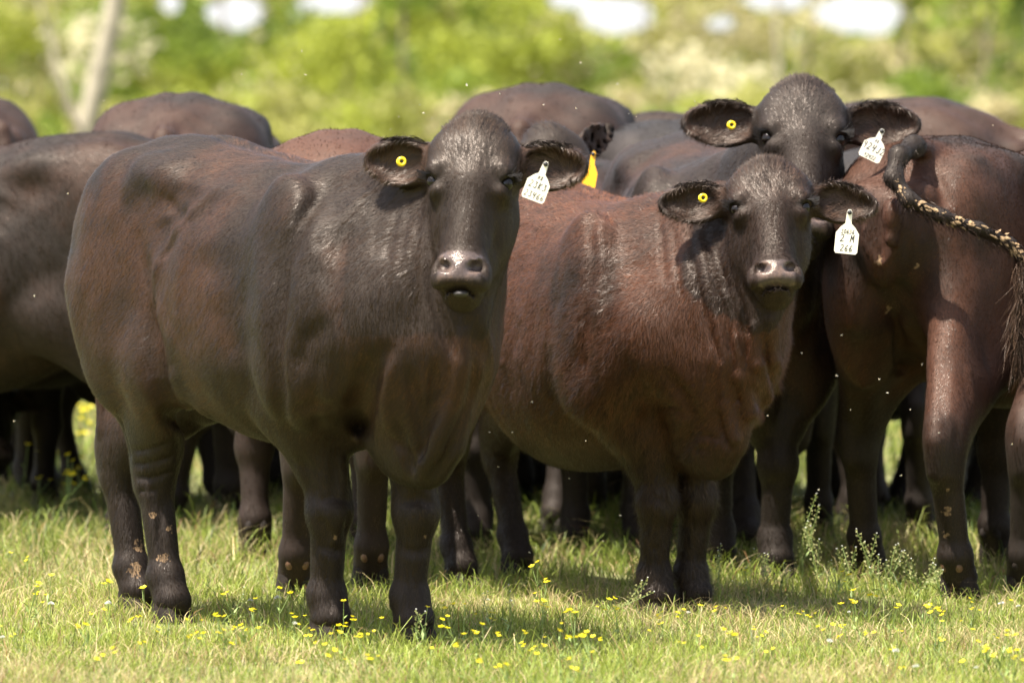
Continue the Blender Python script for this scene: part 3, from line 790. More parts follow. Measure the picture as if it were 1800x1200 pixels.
def blades(name, n, ylo, yhi, hmul, wmul, seed, spread=.081, pad=.35, power=1.0):
    rng = np.random.default_rng(seed)
    y = ylo + (yhi - ylo) * rng.random(n) ** power; x = (rng.random(n) * 2 - 1) * (y * spread + pad)
    p = np.stack([x, y, 0 * x], 1)
    g1 = fbm(p, 1.6, 3); g2 = fbm(p + 31, 7.0, 2); g3 = fbm(p + 77, .7, 2)
    keep = rng.random(n) < .35 + 1.1 * g2; p, g1, g2, g3 = p[keep], g1[keep], g2[keep], g3[keep]; n = len(p)
    h = hmul * (.022 + .065 * rng.random(n) ** 2.0) * (.45 + 1.3 * g2) * (1 + .4 * (rng.random(n) < .05)); w_ = wmul * rng.uniform(.0016, .0034, n)
    tall = smooth(p[:, 1], 19.3, 21.5); h *= 1 + .5 * tall * g1 * 1.2
    straw = rng.random(n) < (.14 + .40 * smooth(g1, .42, .65) * (1 - .5 * tall))
    flat = straw & (rng.random(n) < .6)
    a = rng.random(n) * 2 * np.pi; lean = np.where(flat, rng.uniform(1.0, 2.4, n), rng.uniform(.15, 1.0, n))
    d = np.stack([np.cos(a), np.sin(a), 0 * a], 1); ph = rng.random(n) * 2 * np.pi; sd_ = np.stack([np.cos(ph), np.sin(ph), 0 * a], 1)
    z0 = (fbm(p, 2.2, 3) - .5) * .05 - .015
    base = p.copy(); base[:, 2] = z0 + flat * h * .15
    up = np.array((0, 0, 1.0)); hh = h[:, None]; ww = w_[:, None] * .5
    L1 = lean[:, None]
    p1 = base + (up * .5 + d * .22 * L1) * hh; p2 = base + (up * .86 + d * .62 * L1) * hh * (1 - .2 * flat[:, None]); p3 = base + (up * (1.0 - .28 * L1 * .6) + d * 1.05 * L1) * hh
    V = np.stack([base - sd_ * ww, base + sd_ * ww, p1 - sd_ * ww * .9, p1 + sd_ * ww * .9, p2 - sd_ * ww * .6, p2 + sd_ * ww * .6, p3], 1).reshape(-1, 3)
    k = np.arange(n)[:, None] * 7
    F = np.concatenate([k + [0, 1, 3], k + [0, 3, 2], k + [2, 3, 5], k + [2, 5, 4], k + [4, 5, 6]])
    gr = np.array((.17, .225, .033)); yg = np.array((.31, .345, .06)); dk = np.array((.055, .09, .016)); sw = np.array((.44, .35, .17)); rd = np.array((.26, .13, .06))
    t = np.clip(g3 * .9 + rng.normal(0, .22, n), 0, 1)[:, None]
    col = gr * (1 - t) + yg * t; col = np.where((rng.random(n) < .12 + .25 * tall)[:, None], dk, col)
    col = np.where(straw[:, None], sw * rng.uniform(.55, 1.15, (n, 1)), col); col = np.where((rng.random(n) < .025)[:, None], rd, col)
    col = col * rng.uniform(.75, 1.25, (n, 1))
    me = mesh_np(name, V, F); add_attr(me, 'tint', np.repeat(col, 7, 0), 'FLOAT_COLOR')
    return link(name, me, M_GRASS, kind='stuff', label='short sunlit meadow grass with straw, trodden by the herd', category='grass')
def build_grass():
    blades('grass', 125000, 15.4, 19.6, .72, .85, 1); blades('grass', 70000, 19.6, 24.0, .88, 1.05, 2); blades('grass', 42000, 24.0, 38.0, 1.9, 2.3, 3, power=.8)
    blades('grass', 16000, 38.0, 95.0, 3.2, 8.0, 4, spread=.1, pad=2.0)

class Build:
    def __init__(s): s.V = []; s.F = []
    def tube(s, pts, rs, n=5):
        b0 = len(s.V); m = len(pts)
        for i, (p, r) in enumerate(zip(pts, rs)):
            p = np.array(p); t = unit(np.array(pts[min(i + 1, m - 1)]) - np.array(pts[max(i - 1, 0)])); u = unit(np.cross(t, (0.3, .9, .2))); v = np.cross(t, u)
            for j in range(n): a = 2 * math.pi * j / n; s.V.append(p + r * (math.cos(a) * u + math.sin(a) * v))
        for i in range(m - 1):
            for j in range(n): s.F.append((b0 + i * n + j, b0 + i * n + (j + 1) % n, b0 + (i + 1) * n + (j + 1) % n, b0 + (i + 1) * n + j))
    def disc(s, c, nrm, r, cup=.25, petals=5):
        nrm = unit(nrm); u = unit(np.cross(nrm, (.2, .3, 1))); v = np.cross(nrm, u); c = np.array(c)
        for k in range(petals):
            a = 2 * math.pi * k / petals; b0 = len(s.V); e = math.cos(a) * u + math.sin(a) * v; f = np.cross(nrm, e)
            s.V += [c, c + e * r * .6 - f * r * .38 + nrm * r * cup * .6, c + e * r + nrm * r * cup, c + e * r * .6 + f * r * .38 + nrm * r * cup * .6]; s.F.append((b0, b0 + 1, b0 + 2, b0 + 3))
    def leaf(s, p, d, L_, w_, up=(0, 0, 1)):
        d = unit(d); sd_ = unit(np.cross(d, up)); p = np.array(p); b0 = len(s.V)
        s.V += [p, p + d * L_ * .45 - sd_ * w_, p + d * L_ + (0, 0, -L_ * .15), p + d * L_ * .45 + sd_ * w_]; s.F.append((b0, b0 + 1, b0 + 2, b0 + 3))
    def me(s, name): return mesh_np(name, np.array(s.V), s.F)
def flower_variants():
    """yellow meadow flowers: stem, leaves and one to three blooms"""
    out = []
    for k in range(9):
        rng = np.random.default_rng(40 + k); h = rng.uniform(.07, .14); lean = rng.normal(0, .02, 2)
        top = np.array((lean[0], lean[1], h)); st_ = Build(); st_.tube([(0, 0, -.02), top * .5 + (.003, 0, 0), top], [.0012, .001, .0008]); lf = Build(); bl = []
        for j in range(1 + k % 3):
            off = rng.normal(0, .018, 3) * (j > 0); off[2] = abs(off[2]) * -.6; tip = top + off
            if j: st_.tube([top * .55, tip * .8 + top * .1, tip], [.0009, .0008, .0007])
            b = Build(); b.disc(tip, np.array((rng.normal(0, .35), rng.normal(-.25, .3), 1)), rng.uniform(.0072, .0105), .30); b.tube([tip, tip + (0, 0, .0025)], [.0026, .002], 6); bl.append(b.me('bloom'))
        for j in range(5): lf.leaf(top * rng.uniform(.05, .6), rng.normal(0, 1, 3) + (0, 0, .8), rng.uniform(.02, .04), .003)
        out.append((st_.me('stem'), lf.me('leaves'), bl))
    return out
def place_flower(var, x, y, z, rz, sc, label, group):
    st_, lf, bl = var
    r = bpy.data.objects.new('yellow_flower', None); COL.objects.link(r); r.location = (x, y, z); r.rotation_euler = (0, 0, rz); r.scale = (sc,) * 3
    r['label'] = label; r['category'] = 'flower'; r['group'] = group
    link('stem', st_, M_STEM, r); link('leaves', lf, M_STEM, r)
    for b in bl: link('bloom', b, M_PETAL, r)
def build_flowers():
    V = flower_variants(); rng = np.random.default_rng(21); grp = 'yellow meadow flowers'
    def gz(x, y): return float((fbm(np.array([[x, y, 0.]]), 2.2, 3)[0] - .5) * .05 - .015)
    spots = [(30, 995), (50, 1000), (232, 1020), (240, 1024), (250, 1035), (195, 1045), (232, 1012), (420, 1062), (445, 1070), (465, 1066), (495, 1068), (505, 1092), (320, 1118), (342, 1118), (330, 1140), (395, 1112), (405, 1115), (440, 1110), (450, 1128), (200, 1178), (195, 1182), (600, 1080), (595, 1092), (635, 1130),
             (700, 1075), (712, 1078), (730, 1070), (745, 1085), (795, 1080), (800, 1095), (815, 1088), (775, 1095), (840, 1118), (858, 1132), (830, 1160), (895, 1170), (925, 1170), (945, 1022), (955, 1030), (945, 1048), (958, 1052), (953, 1082), (1005, 1110), (1020, 1108), (1032, 1115), (1030, 1145), (985, 1155), (1040, 1150), (1050, 1155), (1085, 1050), (1088, 1080), (1003, 1185), (870, 1185), (990, 1180),
             (1222, 1100), (1260, 1110), (1465, 1022), (1490, 1026), (1528, 1038), (1505, 1075), (1515, 1078), (1555, 1085), (1615, 1082), (1640, 1085), (1645, 1102), (1752, 1135), (1765, 1125), (1770, 1140), (1780, 1165), (1790, 1168), (1775, 1180), (1740, 1142), (1320, 1020), (1275, 1155), (1272, 1180), (1282, 1190), (1690, 1140),
             (60, 1050), (75, 1050), (40, 1068), (160, 1118), (560, 1150), (585, 1180), (640, 1170)]
    def zone(px):
        return ('left of the foremost cow\'s hind feet' if px < 215 else 'below the foremost cow\'s hind feet and belly' if px < 520 else 'around the foremost cow\'s front feet' if px < 830 else
                'between the two foremost cows' if px < 1110 else 'before the curly brown cow\'s front feet' if px < 1330 else 'before the seeding weeds at right' if px < 1680 else 'in the lower right corner')
    k = 0
    for (px, py) in spots:
        q = G(px, py + 45); zn = zone(px); place_flower(V[k % 9], q[0], q[1], gz(q[0], q[1]), rng.random() * 6.28, rng.uniform(.85, 1.15), 'yellow meadow flower blooming ' + zn, 'yellow flowers ' + zn); k += 1
    for i in range(90):
        y = rng.uniform(16.2, 18.0); x = rng.uniform(-1, 1) * y * .078; zn = zone(900 + x / y * FPX); place_flower(V[k % 9], x, y, gz(x, y), rng.random() * 6.28, rng.uniform(.55, .85), 'very small yellow flower low in the grass ' + zn, 'very small yellow flowers ' + zn); k += 1
    for i in range(46):      # behind the herd, seen between the legs
        px = rng.choice([110, 90, 150, 130, 1740, 1452, 60]) + rng.normal(0, 26); py = rng.uniform(760, 900); q = G(px, py + 25)
        place_flower(V[k % 9], q[0], q[1], 0, rng.random() * 6.28, rng.uniform(1.2, 1.8), 'blurred yellow flower in the meadow behind the herd', 'yellow flowers beyond the herd'); k += 1
def pepper_plants():
    rng = np.random.default_rng(8)
    spots = [(1405, 1010, 868, 1436), (1440, 1020, 925, 1425), (1540, 1025, 930, 1505), (1500, 1030, 960, 1480), (1570, 1025, 958, 1575), (1600, 1030, 985, 1675), (1620, 1030, 968, 1590), (1350, 1020, 965, 1325), (1370, 1030, 990, 1378), (1255, 1030, 968, 1262), (1660, 1045, 990, 1640), (1240, 1040, 985, 1235), (1310, 1035, 985, 1318), (860, 1100, 1040, 858), (896, 1100, 1040, 897), (742, 1120, 1075, 748), (1060, 1060, 1040, 1150), (420, 1080, 1045, 428), (1480, 1040, 985, 1462), (1560, 1040, 975, 1545)]
    for i, (px, py, ty, tx) in enumerate(spots):
        q = G(px, py + 20); D = q[1]; tip = P(tx, ty, D) - q; st_ = Build(); pod = Build(); lv = Build(); fl = Build()
        bend = np.array((rng.normal(0, .01), rng.normal(0, .02), 0)); L_ = np.linalg.norm(tip)
        pts = [tip * t + bend * math.sin(t * 3.1) for t in np.linspace(0, 1, 7)]; st_.tube(pts, [.0016, .0015, .0013, .0011, .001, .0008, .0005])
        stems = [pts]
        for b in range((L_ > .08) * 1 + (L_ > .12) * 1):
            t0 = rng.uniform(.25, .6); s0 = tip * t0; d = unit(tip * .8 + rng.normal(0, .35, 3) * L_); sp = [s0 + d * L_ * .42 * t + (0, 0, .02 * t * t) for t in np.linspace(0, 1, 5)]
            st_.tube(sp, [.001, .0009, .0008, .0006, .0004]); stems.append(sp)
        for sp in stems:
            sp = np.array(sp); nn = int(np.linalg.norm(sp[-1] - sp[0]) / .0065)
            for k in range(max(nn, 8)):
                t = .25 + .74 * k / max(nn, 8); f = t * (len(sp) - 1); a = int(f); c = sp[a] * (1 - f + a) + sp[min(a + 1, len(sp) - 1)] * (f - a)
                ang = k * 2.4; d = np.array((math.cos(ang), math.sin(ang), .55)); e = c + d * .0105 * (1.15 - .5 * t)
                st_.tube([c, e], [.0004, .0003], 3); pod.disc(e, (rng.normal(0, .5), -1, rng.normal(0, .5)), .0036, 0, 3)
            fl.disc(sp[-1] + (0, 0, .002), (0, -.6, 1), .0026, .2, 4)
        for k in range(5): lv.leaf(tip * rng.uniform(.02, .35), rng.normal(0, 1, 3) + (0, 0, .6), rng.uniform(.03, .055), .004)
        r = bpy.data.objects.new('seed_stalk_plant', None); COL.objects.link(r); r.location = q
        names = 'tallest seeding weed stalk left of the brown cow\'s muddy leg' if i == 0 else 'tallest seeding weed clump' if 0 else None
        r['label'] = names or 'slender weed with seed pods standing up in the grass before the herd'; r['category'] = 'weed'; r['group'] = 'seeding weeds in the grass'
        if i == 0: del r['group']
        link('stem', st_.me('stem'), M_STEM, r); link('seed_pods', pod.me('seed_pods'), M_POD, r, kind='stuff'); link('leaves', lv.me('leaves'), M_STEM, r); link('bloom', fl.me('bloom'), M_WPET, r)
def clovers():
    rng = np.random.default_rng(12); b = Build()
    for k in range(60): d = rng.normal(0, 1, 3); d[2] = abs(d[2]); d = unit(d); b.leaf(np.array((0, 0, .055)) + d * .002, d, .007, .0015, up=(.3, .5, .2))
    st_ = Build(); st_.tube([(0, 0, -.02), (.003, 0, .03), (0, 0, .055)], [.001] * 3); bm, sm = b.me('bloom'), st_.me('stem')
    for (px, py) in [(440, 1055), (488, 1062), (858, 1044), (898, 1045), (518, 1100), (1458, 1138), (1492, 1068), (1610, 1180), (1716, 1170), (1790, 1062), (1210, 1072), (4, 1122), (90, 1070), (1760, 1070), (190, 1072), (1575, 1158)]:
        q = G(px, py + 32); r = bpy.data.objects.new('white_flower', None); COL.objects.link(r); r.location = q; r.rotation_euler = (0, 0, rng.random() * 6); s_ = rng.uniform(.6, 1.2); r.scale = (s_,) * 3
        r['label'] = 'tiny white clover flower low in the sunlit grass'; r['category'] = 'flower'; r['group'] = 'white clover flowers'; link('stem', sm, M_STEM, r); link('bloom', bm, M_WPET, r)
def insects():
    rng = np.random.default_rng(33); b = Build(); b.tube([(-.0025, 0, 0), (0, 0, .0005), (.0022, 0, 0)], [.0006, .0012, .0005], 6); w_ = Build(); w_.leaf((0, 0, .001), (-.4, 1, .5), .0055, .0016); w_.leaf((0, 0, .001), (-.4, -1, .5), .0055, .0016)
    bm, wm = b.me('midge'), w_.me('wings'); MW = simple_mat('insect_wing', (.42, .40, .34), .4, trans=(.4, .4, .34)); MB = simple_mat('insect_body', (.45, .36, .22), .5)
    pts = [(745, 198), (760, 208), (738, 185), (530, 90), (536, 132), (424, 131), (387, 158), (700, 205), (1085, 148), (1105, 200), (1118, 205), (1012, 190), (955, 185), (1685, 133), (1745, 220), (1712, 86), (1222, 178), (686, 227), (820, 150), (182, 178), (254, 132), (878, 165), (985, 70), (1020, 110), (120, 340), (60, 520), (24, 740), (935, 705), (875, 820), (1030, 775), (900, 760), (1000, 840), (1470, 660), (1545, 666), (1560, 690), (1600, 720), (1495, 720), (1585, 835), (1440, 860), (1650, 760), (1780, 780), (1090, 905), (1060, 950), (930, 970), (1350, 730), (1410, 620), (860, 760), (850, 706), (1620, 640), (1480, 590), (840, 905)]
    for (px, py) in pts:
        D = rng.uniform(16.8, 18.0) if py > 300 else rng.uniform(17.0, 20)
        r = bpy.data.objects.new('flying_insect', None); COL.objects.link(r); r.location = P(px, py, D); r.rotation_euler = rng.uniform(0, 6, 3); s_ = rng.uniform(.55, 1.15); r.scale = (s_,) * 3
        r['label'] = 'tiny pale insect flying around the herd'; r['category'] = 'insect'; r['group'] = 'tiny insects in the air'; link('body', bm, MB, r); link('wings', wm, MW, r)

M_BARK = simple_mat('pale_bark', (.30, .26, .19), .85, noise=.35, nscale=6, bump=.02); M_BARK2 = simple_mat('grey_brown_bark', (.20, .16, .11), .9, noise=.35, nscale=6, bump=.02)
HOLES = [(415, 22, 62, 34), (590, 4, 70, 24), (1085, 28, 75, 40), (1005, 0, 50, 22), (1510, 25, 85, 42), (1370, 0, 70, 24), (300, 5, 26, 20), (1265, 42, 32, 16)]
def foliage(name, centres, parent, cols, n_each, leaf, rng, holes=True):
    cs = np.array([c[:3] for c in centres]); rs = np.array([c[3] for c in centres])
    k = np.repeat(np.arange(len(cs)), n_each); n = len(k)
    d = rng.normal(0, 1, (n, 3)); d /= np.linalg.norm(d, axis=1, keepdims=True); r = rs[k] * rng.random(n) ** .45
    p = cs[k] + d * r[:, None] * (1.1, 1.1, .75)
    if holes:   # openings between the crowns where the sky shows
        py = 600 - (p[:, 2] - CAMH + p[:, 1] * math.tan(TILT)) / p[:, 1] * FPX; px = 900 + p[:, 0] / p[:, 1] * FPX; ok = np.ones(n, bool)
        for (hx, hy, rx, ry) in HOLES: ok &= ((px - hx) / rx) ** 2 + ((py - hy) / ry) ** 2 > rng.uniform(.75, 1.3, n)
        ok &= (py > -120) | (rng.random(n) < .45)
        p = p[ok]; k = k[ok]; n = len(p)
    u = rng.normal(0, 1, (n, 3)); u /= np.linalg.norm(u, axis=1, keepdims=True); v = np.cross(u, rng.normal(0, 1, (n, 3))); v /= np.linalg.norm(v, axis=1, keepdims=True)
    s_ = leaf * rng.uniform(.6, 1.4, (n, 1))
    V = np.stack([p - u * s_, p - v * s_ * .5, p + u * s_, p + v * s_ * .5], 1).reshape(-1, 3); F = np.arange(len(V)).reshape(-1, 4)
    cb = np.array(cols)[rng.integers(0, len(cols), len(cs))][k] * rng.uniform(.7, 1.35, (n, 1))
    me = mesh_np(name, V, F); add_attr(me, 'tint', np.repeat(cb, 4, 0), 'FLOAT_COLOR')
    return link(name, me, M_LEAF, parent)
LIME = (.29, .32, .045); MIDG = (.18, .24, .035); DEEP = (.10, .15, .03); TAN = (.48, .42, .23); OLIV = (.33, .32, .09); PALE = (.55, .50, .32)
def build_wood():
    rng = np.random.default_rng(77)
    # trunk lines as (px at bottom, px at top, width px, distance, pale?)
    trees = [(88, 215, 46, 80, 1, [TAN, LIME, PALE, OLIV], 'pale leaning trunk at the far left with tan and lime foliage'), (300, 250, 14, 96, 0, [MIDG, LIME], 'bushy green tree behind the left rump'),
             (420, 405, 16, 104, 0, [LIME, MIDG, DEEP], 'lime green tree under the leftmost sky gap'), (590, 650, 14, 92, 0, [LIME, OLIV, TAN], 'thin slanting tree left of the foremost cow\'s head'),
             (735, 700, 16, 100, 0, [MIDG, LIME], 'green tree behind the foremost cow\'s head'), (900, 880, 14, 97, 0, [LIME, LIME, MIDG], 'bright lime tree above the large middle rump'),
             (1135, 1120, 14, 99, 0, [OLIV, TAN, LIME], 'olive tree right of the middle rump'), (1215, 1190, 14, 106, 0, [LIME, TAN, OLIV], 'yellow green tree left of the tallest cow\'s head'),
             (1365, 1380, 20, 90, 1, [TAN, PALE, OLIV], 'pale bare trunk above the tallest cow\'s head'), (1440, 1430, 14, 104, 0, [OLIV, LIME, TAN], 'olive tree right of the tallest cow\'s head'),
             (1600, 1590, 20, 94, 0, [DEEP, MIDG, OLIV], 'dark green tree under the rightmost sky gap'), (1710, 1735, 16, 90, 0, [DEEP, MIDG, OLIV], 'dark green tree near the right edge'), (1790, 1800, 14, 103, 0, [LIME, DEEP, MIDG], 'green tree at the right edge')]
    extra = [(-520, 0), (-360, 1), (-200, 0), (-60, 1), (1930, 0), (2080, 1), (2260, 0), (2420, 1)]
    for i, (a, pl) in enumerate(extra): trees.append((a, a + 20, 16, 95 + 3 * (i % 4), pl, [LIME, MIDG, OLIV], 'tree of the far wood outside the herd at the ' + ('left' if a < 900 else 'right')))
    for i, (pb, pt, wpx, D, pale, cols, label) in enumerate(trees):
        x0 = (pb - 900) / FPX * D; x1 = (pt - 900) / FPX * D; r = wpx / FPX * D * .5; sl = (x1 - x0) / 3.3
        root = bpy.data.objects.new('tree', None); COL.objects.link(root); root.location = (x0, D, 0); root['label'] = label; root['category'] = 'tree'
        if 'outside the herd' in label: root['group'] = 'trees of the far wood beside the frame'
        b = Build(); H_ = rng.uniform(8, 11); pts = [(sl * z + .12 * math.sin(z * .9 + i), rng.normal(0, .05), z) for z in np.linspace(-.2, H_, 9)]; r *= 1 if i == 0 else .55; b.tube(pts, list(np.linspace(r, r * .35, 9)), 9)
        for q in range(7):
            t = rng.uniform(.15, .85); k = int(t * 8); s0 = np.array(pts[k]); d = unit(np.array((rng.normal(), rng.normal(), .7))); l_ = rng.uniform(1.0, 2.4)
            b.tube([s0, s0 + d * l_ * .5, s0 + d * l_ + (0, 0, .3)], [r * .35, r * .25, r * .1], 6)
        link('trunk', b.me('trunk'), M_BARK if pale else M_BARK2, root)
        cs = []
        for q in range(22):
            z = rng.uniform(.3, 4.2) if q < 15 else rng.uniform(4, H_ + .5); cs.append((x0 + sl * z + rng.normal(0, .85), D + (abs(rng.normal(0, 1.2)) + .8 if pale else rng.normal(0, 1.2)), z, rng.uniform(.35, .75)))
        if pale: cs = [c_ for c_ in cs if c_[2] > 3.8 or rng.random() < .55]
        cr = foliage('crown', [(c_[0] - x0, c_[1] - D, c_[2], c_[3]) for c_ in cs], root, cols, 1, .1, rng, False)
        bpy.data.objects.remove(cr)
        cr = foliage('crown', cs, root, cols, 210, .085, rng); cr.data.transform(Matrix.Translation((-x0, -D, 0)))
    # shrubs at the wood's foot
    for i in range(30):
        px = -420 + 2640 * i / 29 + rng.normal(0, 30); D = rng.uniform(78, 88); x = (px - 900) / FPX * D
        root = bpy.data.objects.new('shrub', None); COL.objects.link(root); root.location = (x, D, 0)
        inn = 0 < px < 1800; root['label'] = ('low leafy shrub at the foot of the blurred wood behind the herd' if inn else 'low shrub of the wood edge beside the frame'); root['category'] = 'shrub'; root['group'] = 'shrubs along the wood edge' if inn else 'shrubs beside the frame'
        b = Build()
        for q in range(4): d = np.array((rng.normal(0, .35), rng.normal(0, .3), 1.2)); b.tube([(0, 0, -.1), d * .5, d], [.03, .02, .01], 5)
        link('stems', b.me('stems'), M_BARK2, root)
        cs = [(x + rng.normal(0, .45), D + rng.normal(0, .4), rng.uniform(.2, 1.55), rng.uniform(.25, .5)) for q in range(9)]
        cols = [LIME, MIDG, OLIV] if rng.random() < .6 else [TAN, OLIV, LIME]
        cr = foliage('foliage', cs, root, cols, 170, .07, rng); cr.data.transform(Matrix.Translation((-x, -D, 0)))
    # the wood's depth, one mass
    cs = [((px - 900) / FPX * D, D, z, rng.uniform(.6, 1.2)) for px, D, z in [(rng.uniform(-600, 2400) if _ < 760 else rng.uniform(-3600, 5400), rng.uniform(112, 135), rng.uniform(.2, 9) if _ % 3 else rng.uniform(.3, 3.6)) for _ in range(1700)]]
    fo = foliage('distant_wood', cs, None, [LIME, MIDG, DEEP, OLIV, MIDG, TAN], 110, .15, rng); fo['kind'] = 'stuff'; fo['label'] = 'mass of far foliage closing the view behind the nearer trees'; fo['category'] = 'woodland'
build_ground(); build_grass(); build_wood()

# ------------------------------------------------------------------ the herd
DARK = (.0125, .0066, .0036); BROWN = (.043, .0155, .0072); SLATE = (.0115, .0103, .0104); RED = (.070, .025, .012)
def cow_A():
    rf = G(574, 1120); lf = G(720, 1124); rh = G(296, 1090); lh = G(236, 1072)
    hd = unit((.57, -.82, 0)); org = (rf + lf + rh + lh) / 4 + hd * .075
    c = Cow(hd, org, 1.0, rf=rf, lf=lf, rh=rh, lh=lh, head=P(828, 325, 17.12), face=(-.10, -.90, .42), up=(.03, 0, 1), fat=.89, ear_len=.89, hv=(1, .99, 1.03), seed=1)
    g = c.px; D = c.sdf
    jobs = [
     ([(245, 420), (254, 480), (262, 540), (266, 600), (274, 650), (290, 700)], .014, .034),
     ([(264, 550), (266, 610), (276, 670), (300, 722), (340, 752)], .032, .028), ([(300, 640), (330, 690), (380, 735)], -.010, .04),
     ([(380, 335), (345, 368), (312, 405), (286, 450), (270, 490)], -.010, .020),
     ([(290, 352), (310, 372), (330, 384)], .012, .022), ([(300, 330), (345, 345)], .008, .03),
     ([(560, 345), (522, 400), (500, 470), (489, 540), (485, 620), (490, 690), (505, 750)], .020, .024), ([(590, 360), (550, 430), (530, 520), (522, 600)], -.008, .03), ([(600, 420), (588, 500), (600, 580)], .005, .03),
     ([(650, 330), (590, 400), (560, 480)], -.008, .035),
     ([(655, 630), (641, 690), (634, 740), (640, 795)], .034, .030), ([(690, 640), (676, 700), (684, 760)], -.006, .02),
     ([(690, 600), (660, 640), (645, 680)], .010, .022), ([(580, 560), (540, 600), (520, 650)], .008, .03),
     ([(815, 585), (812, 640), (800, 700), (775, 760), (745, 815), (735, 845)], -.026, .015),
     ([(722, 655), (735, 720), (748, 780), (740, 815)], .020, .014), ([(765, 640), (762, 700), (745, 760)], .014, .012), ([(835, 640), (828, 700), (800, 770), (770, 830)], .014, .013), ([(690, 770), (720, 800), (735, 830)], .010, .012),
     ([(700, 740), (712, 790), (722, 830)], .010, .012),
     ([(704, 360), (688, 430), (684, 520)], .0022, .012), ([(722, 340), (712, 420), (708, 500)], .002, .010),
     ([(740, 390), (732, 460), (734, 540), (742, 590)], .003, .011),
     ([(752, 380), (755, 460), (764, 530), (785, 590), (800, 620)], .014, .014),
     ([(560, 330), (610, 320), (660, 330)], .004, .03),
     ([(232, 792), (265, 788), (300, 776)], .006, .009), ([(236, 815), (268, 812), (304, 800)], .006, .008), ([(240, 838), (270, 838), (305, 826)], .005, .008), ([(244, 862), (275, 860)], .004, .007),
     ([(520, 720), (560, 712), (600, 720)], .005, .02), ([(560, 610), (552, 680), (562, 760)], .006, .022), ([(590, 760), (588, 830), (592, 890)], .005, .016),
     
     ([(400, 420), (420, 540), (430, 650)], .004, .03), ([(450, 400), (462, 520), (466, 640)], -.004, .03),
     ([(845, 560), (862, 620), (858, 680)], -.006, .02), ([(560, 880), (590, 872), (620, 884)], .004, .012), ([(562, 958), (590, 966), (616, 956)], .007, .012), ([(560, 905), (575, 935), (568, 960)], .006, .012), ([(612, 900), (606, 940)], .006, .010), ([(575, 980), (580, 1040), (585, 1080)], .004, .010), ([(720, 985), (724, 1040), (728, 1080)], .004, .010), ([(285, 880), (280, 940), (296, 1000)], .006, .012), ([(258, 850), (262, 900), (275, 960)], -.004, .012), ([(530, 800), (545, 850), (552, 890)], .005, .016), ([(600, 800), (612, 850)], -.005, .014), ([(706, 884), (735, 876), (762, 886)], .004, .012), ([(708, 962), (732, 970), (756, 960)], .005, .012),
     ([(340, 735), (400, 768), (470, 785)], .010, .03),
    ]
    pj = [(g(pts), amp, w_) for pts, amp, w_ in jobs]
    for pts, amp, w_ in pj: D.crease(pts, amp * 1.5, w_)
    return c
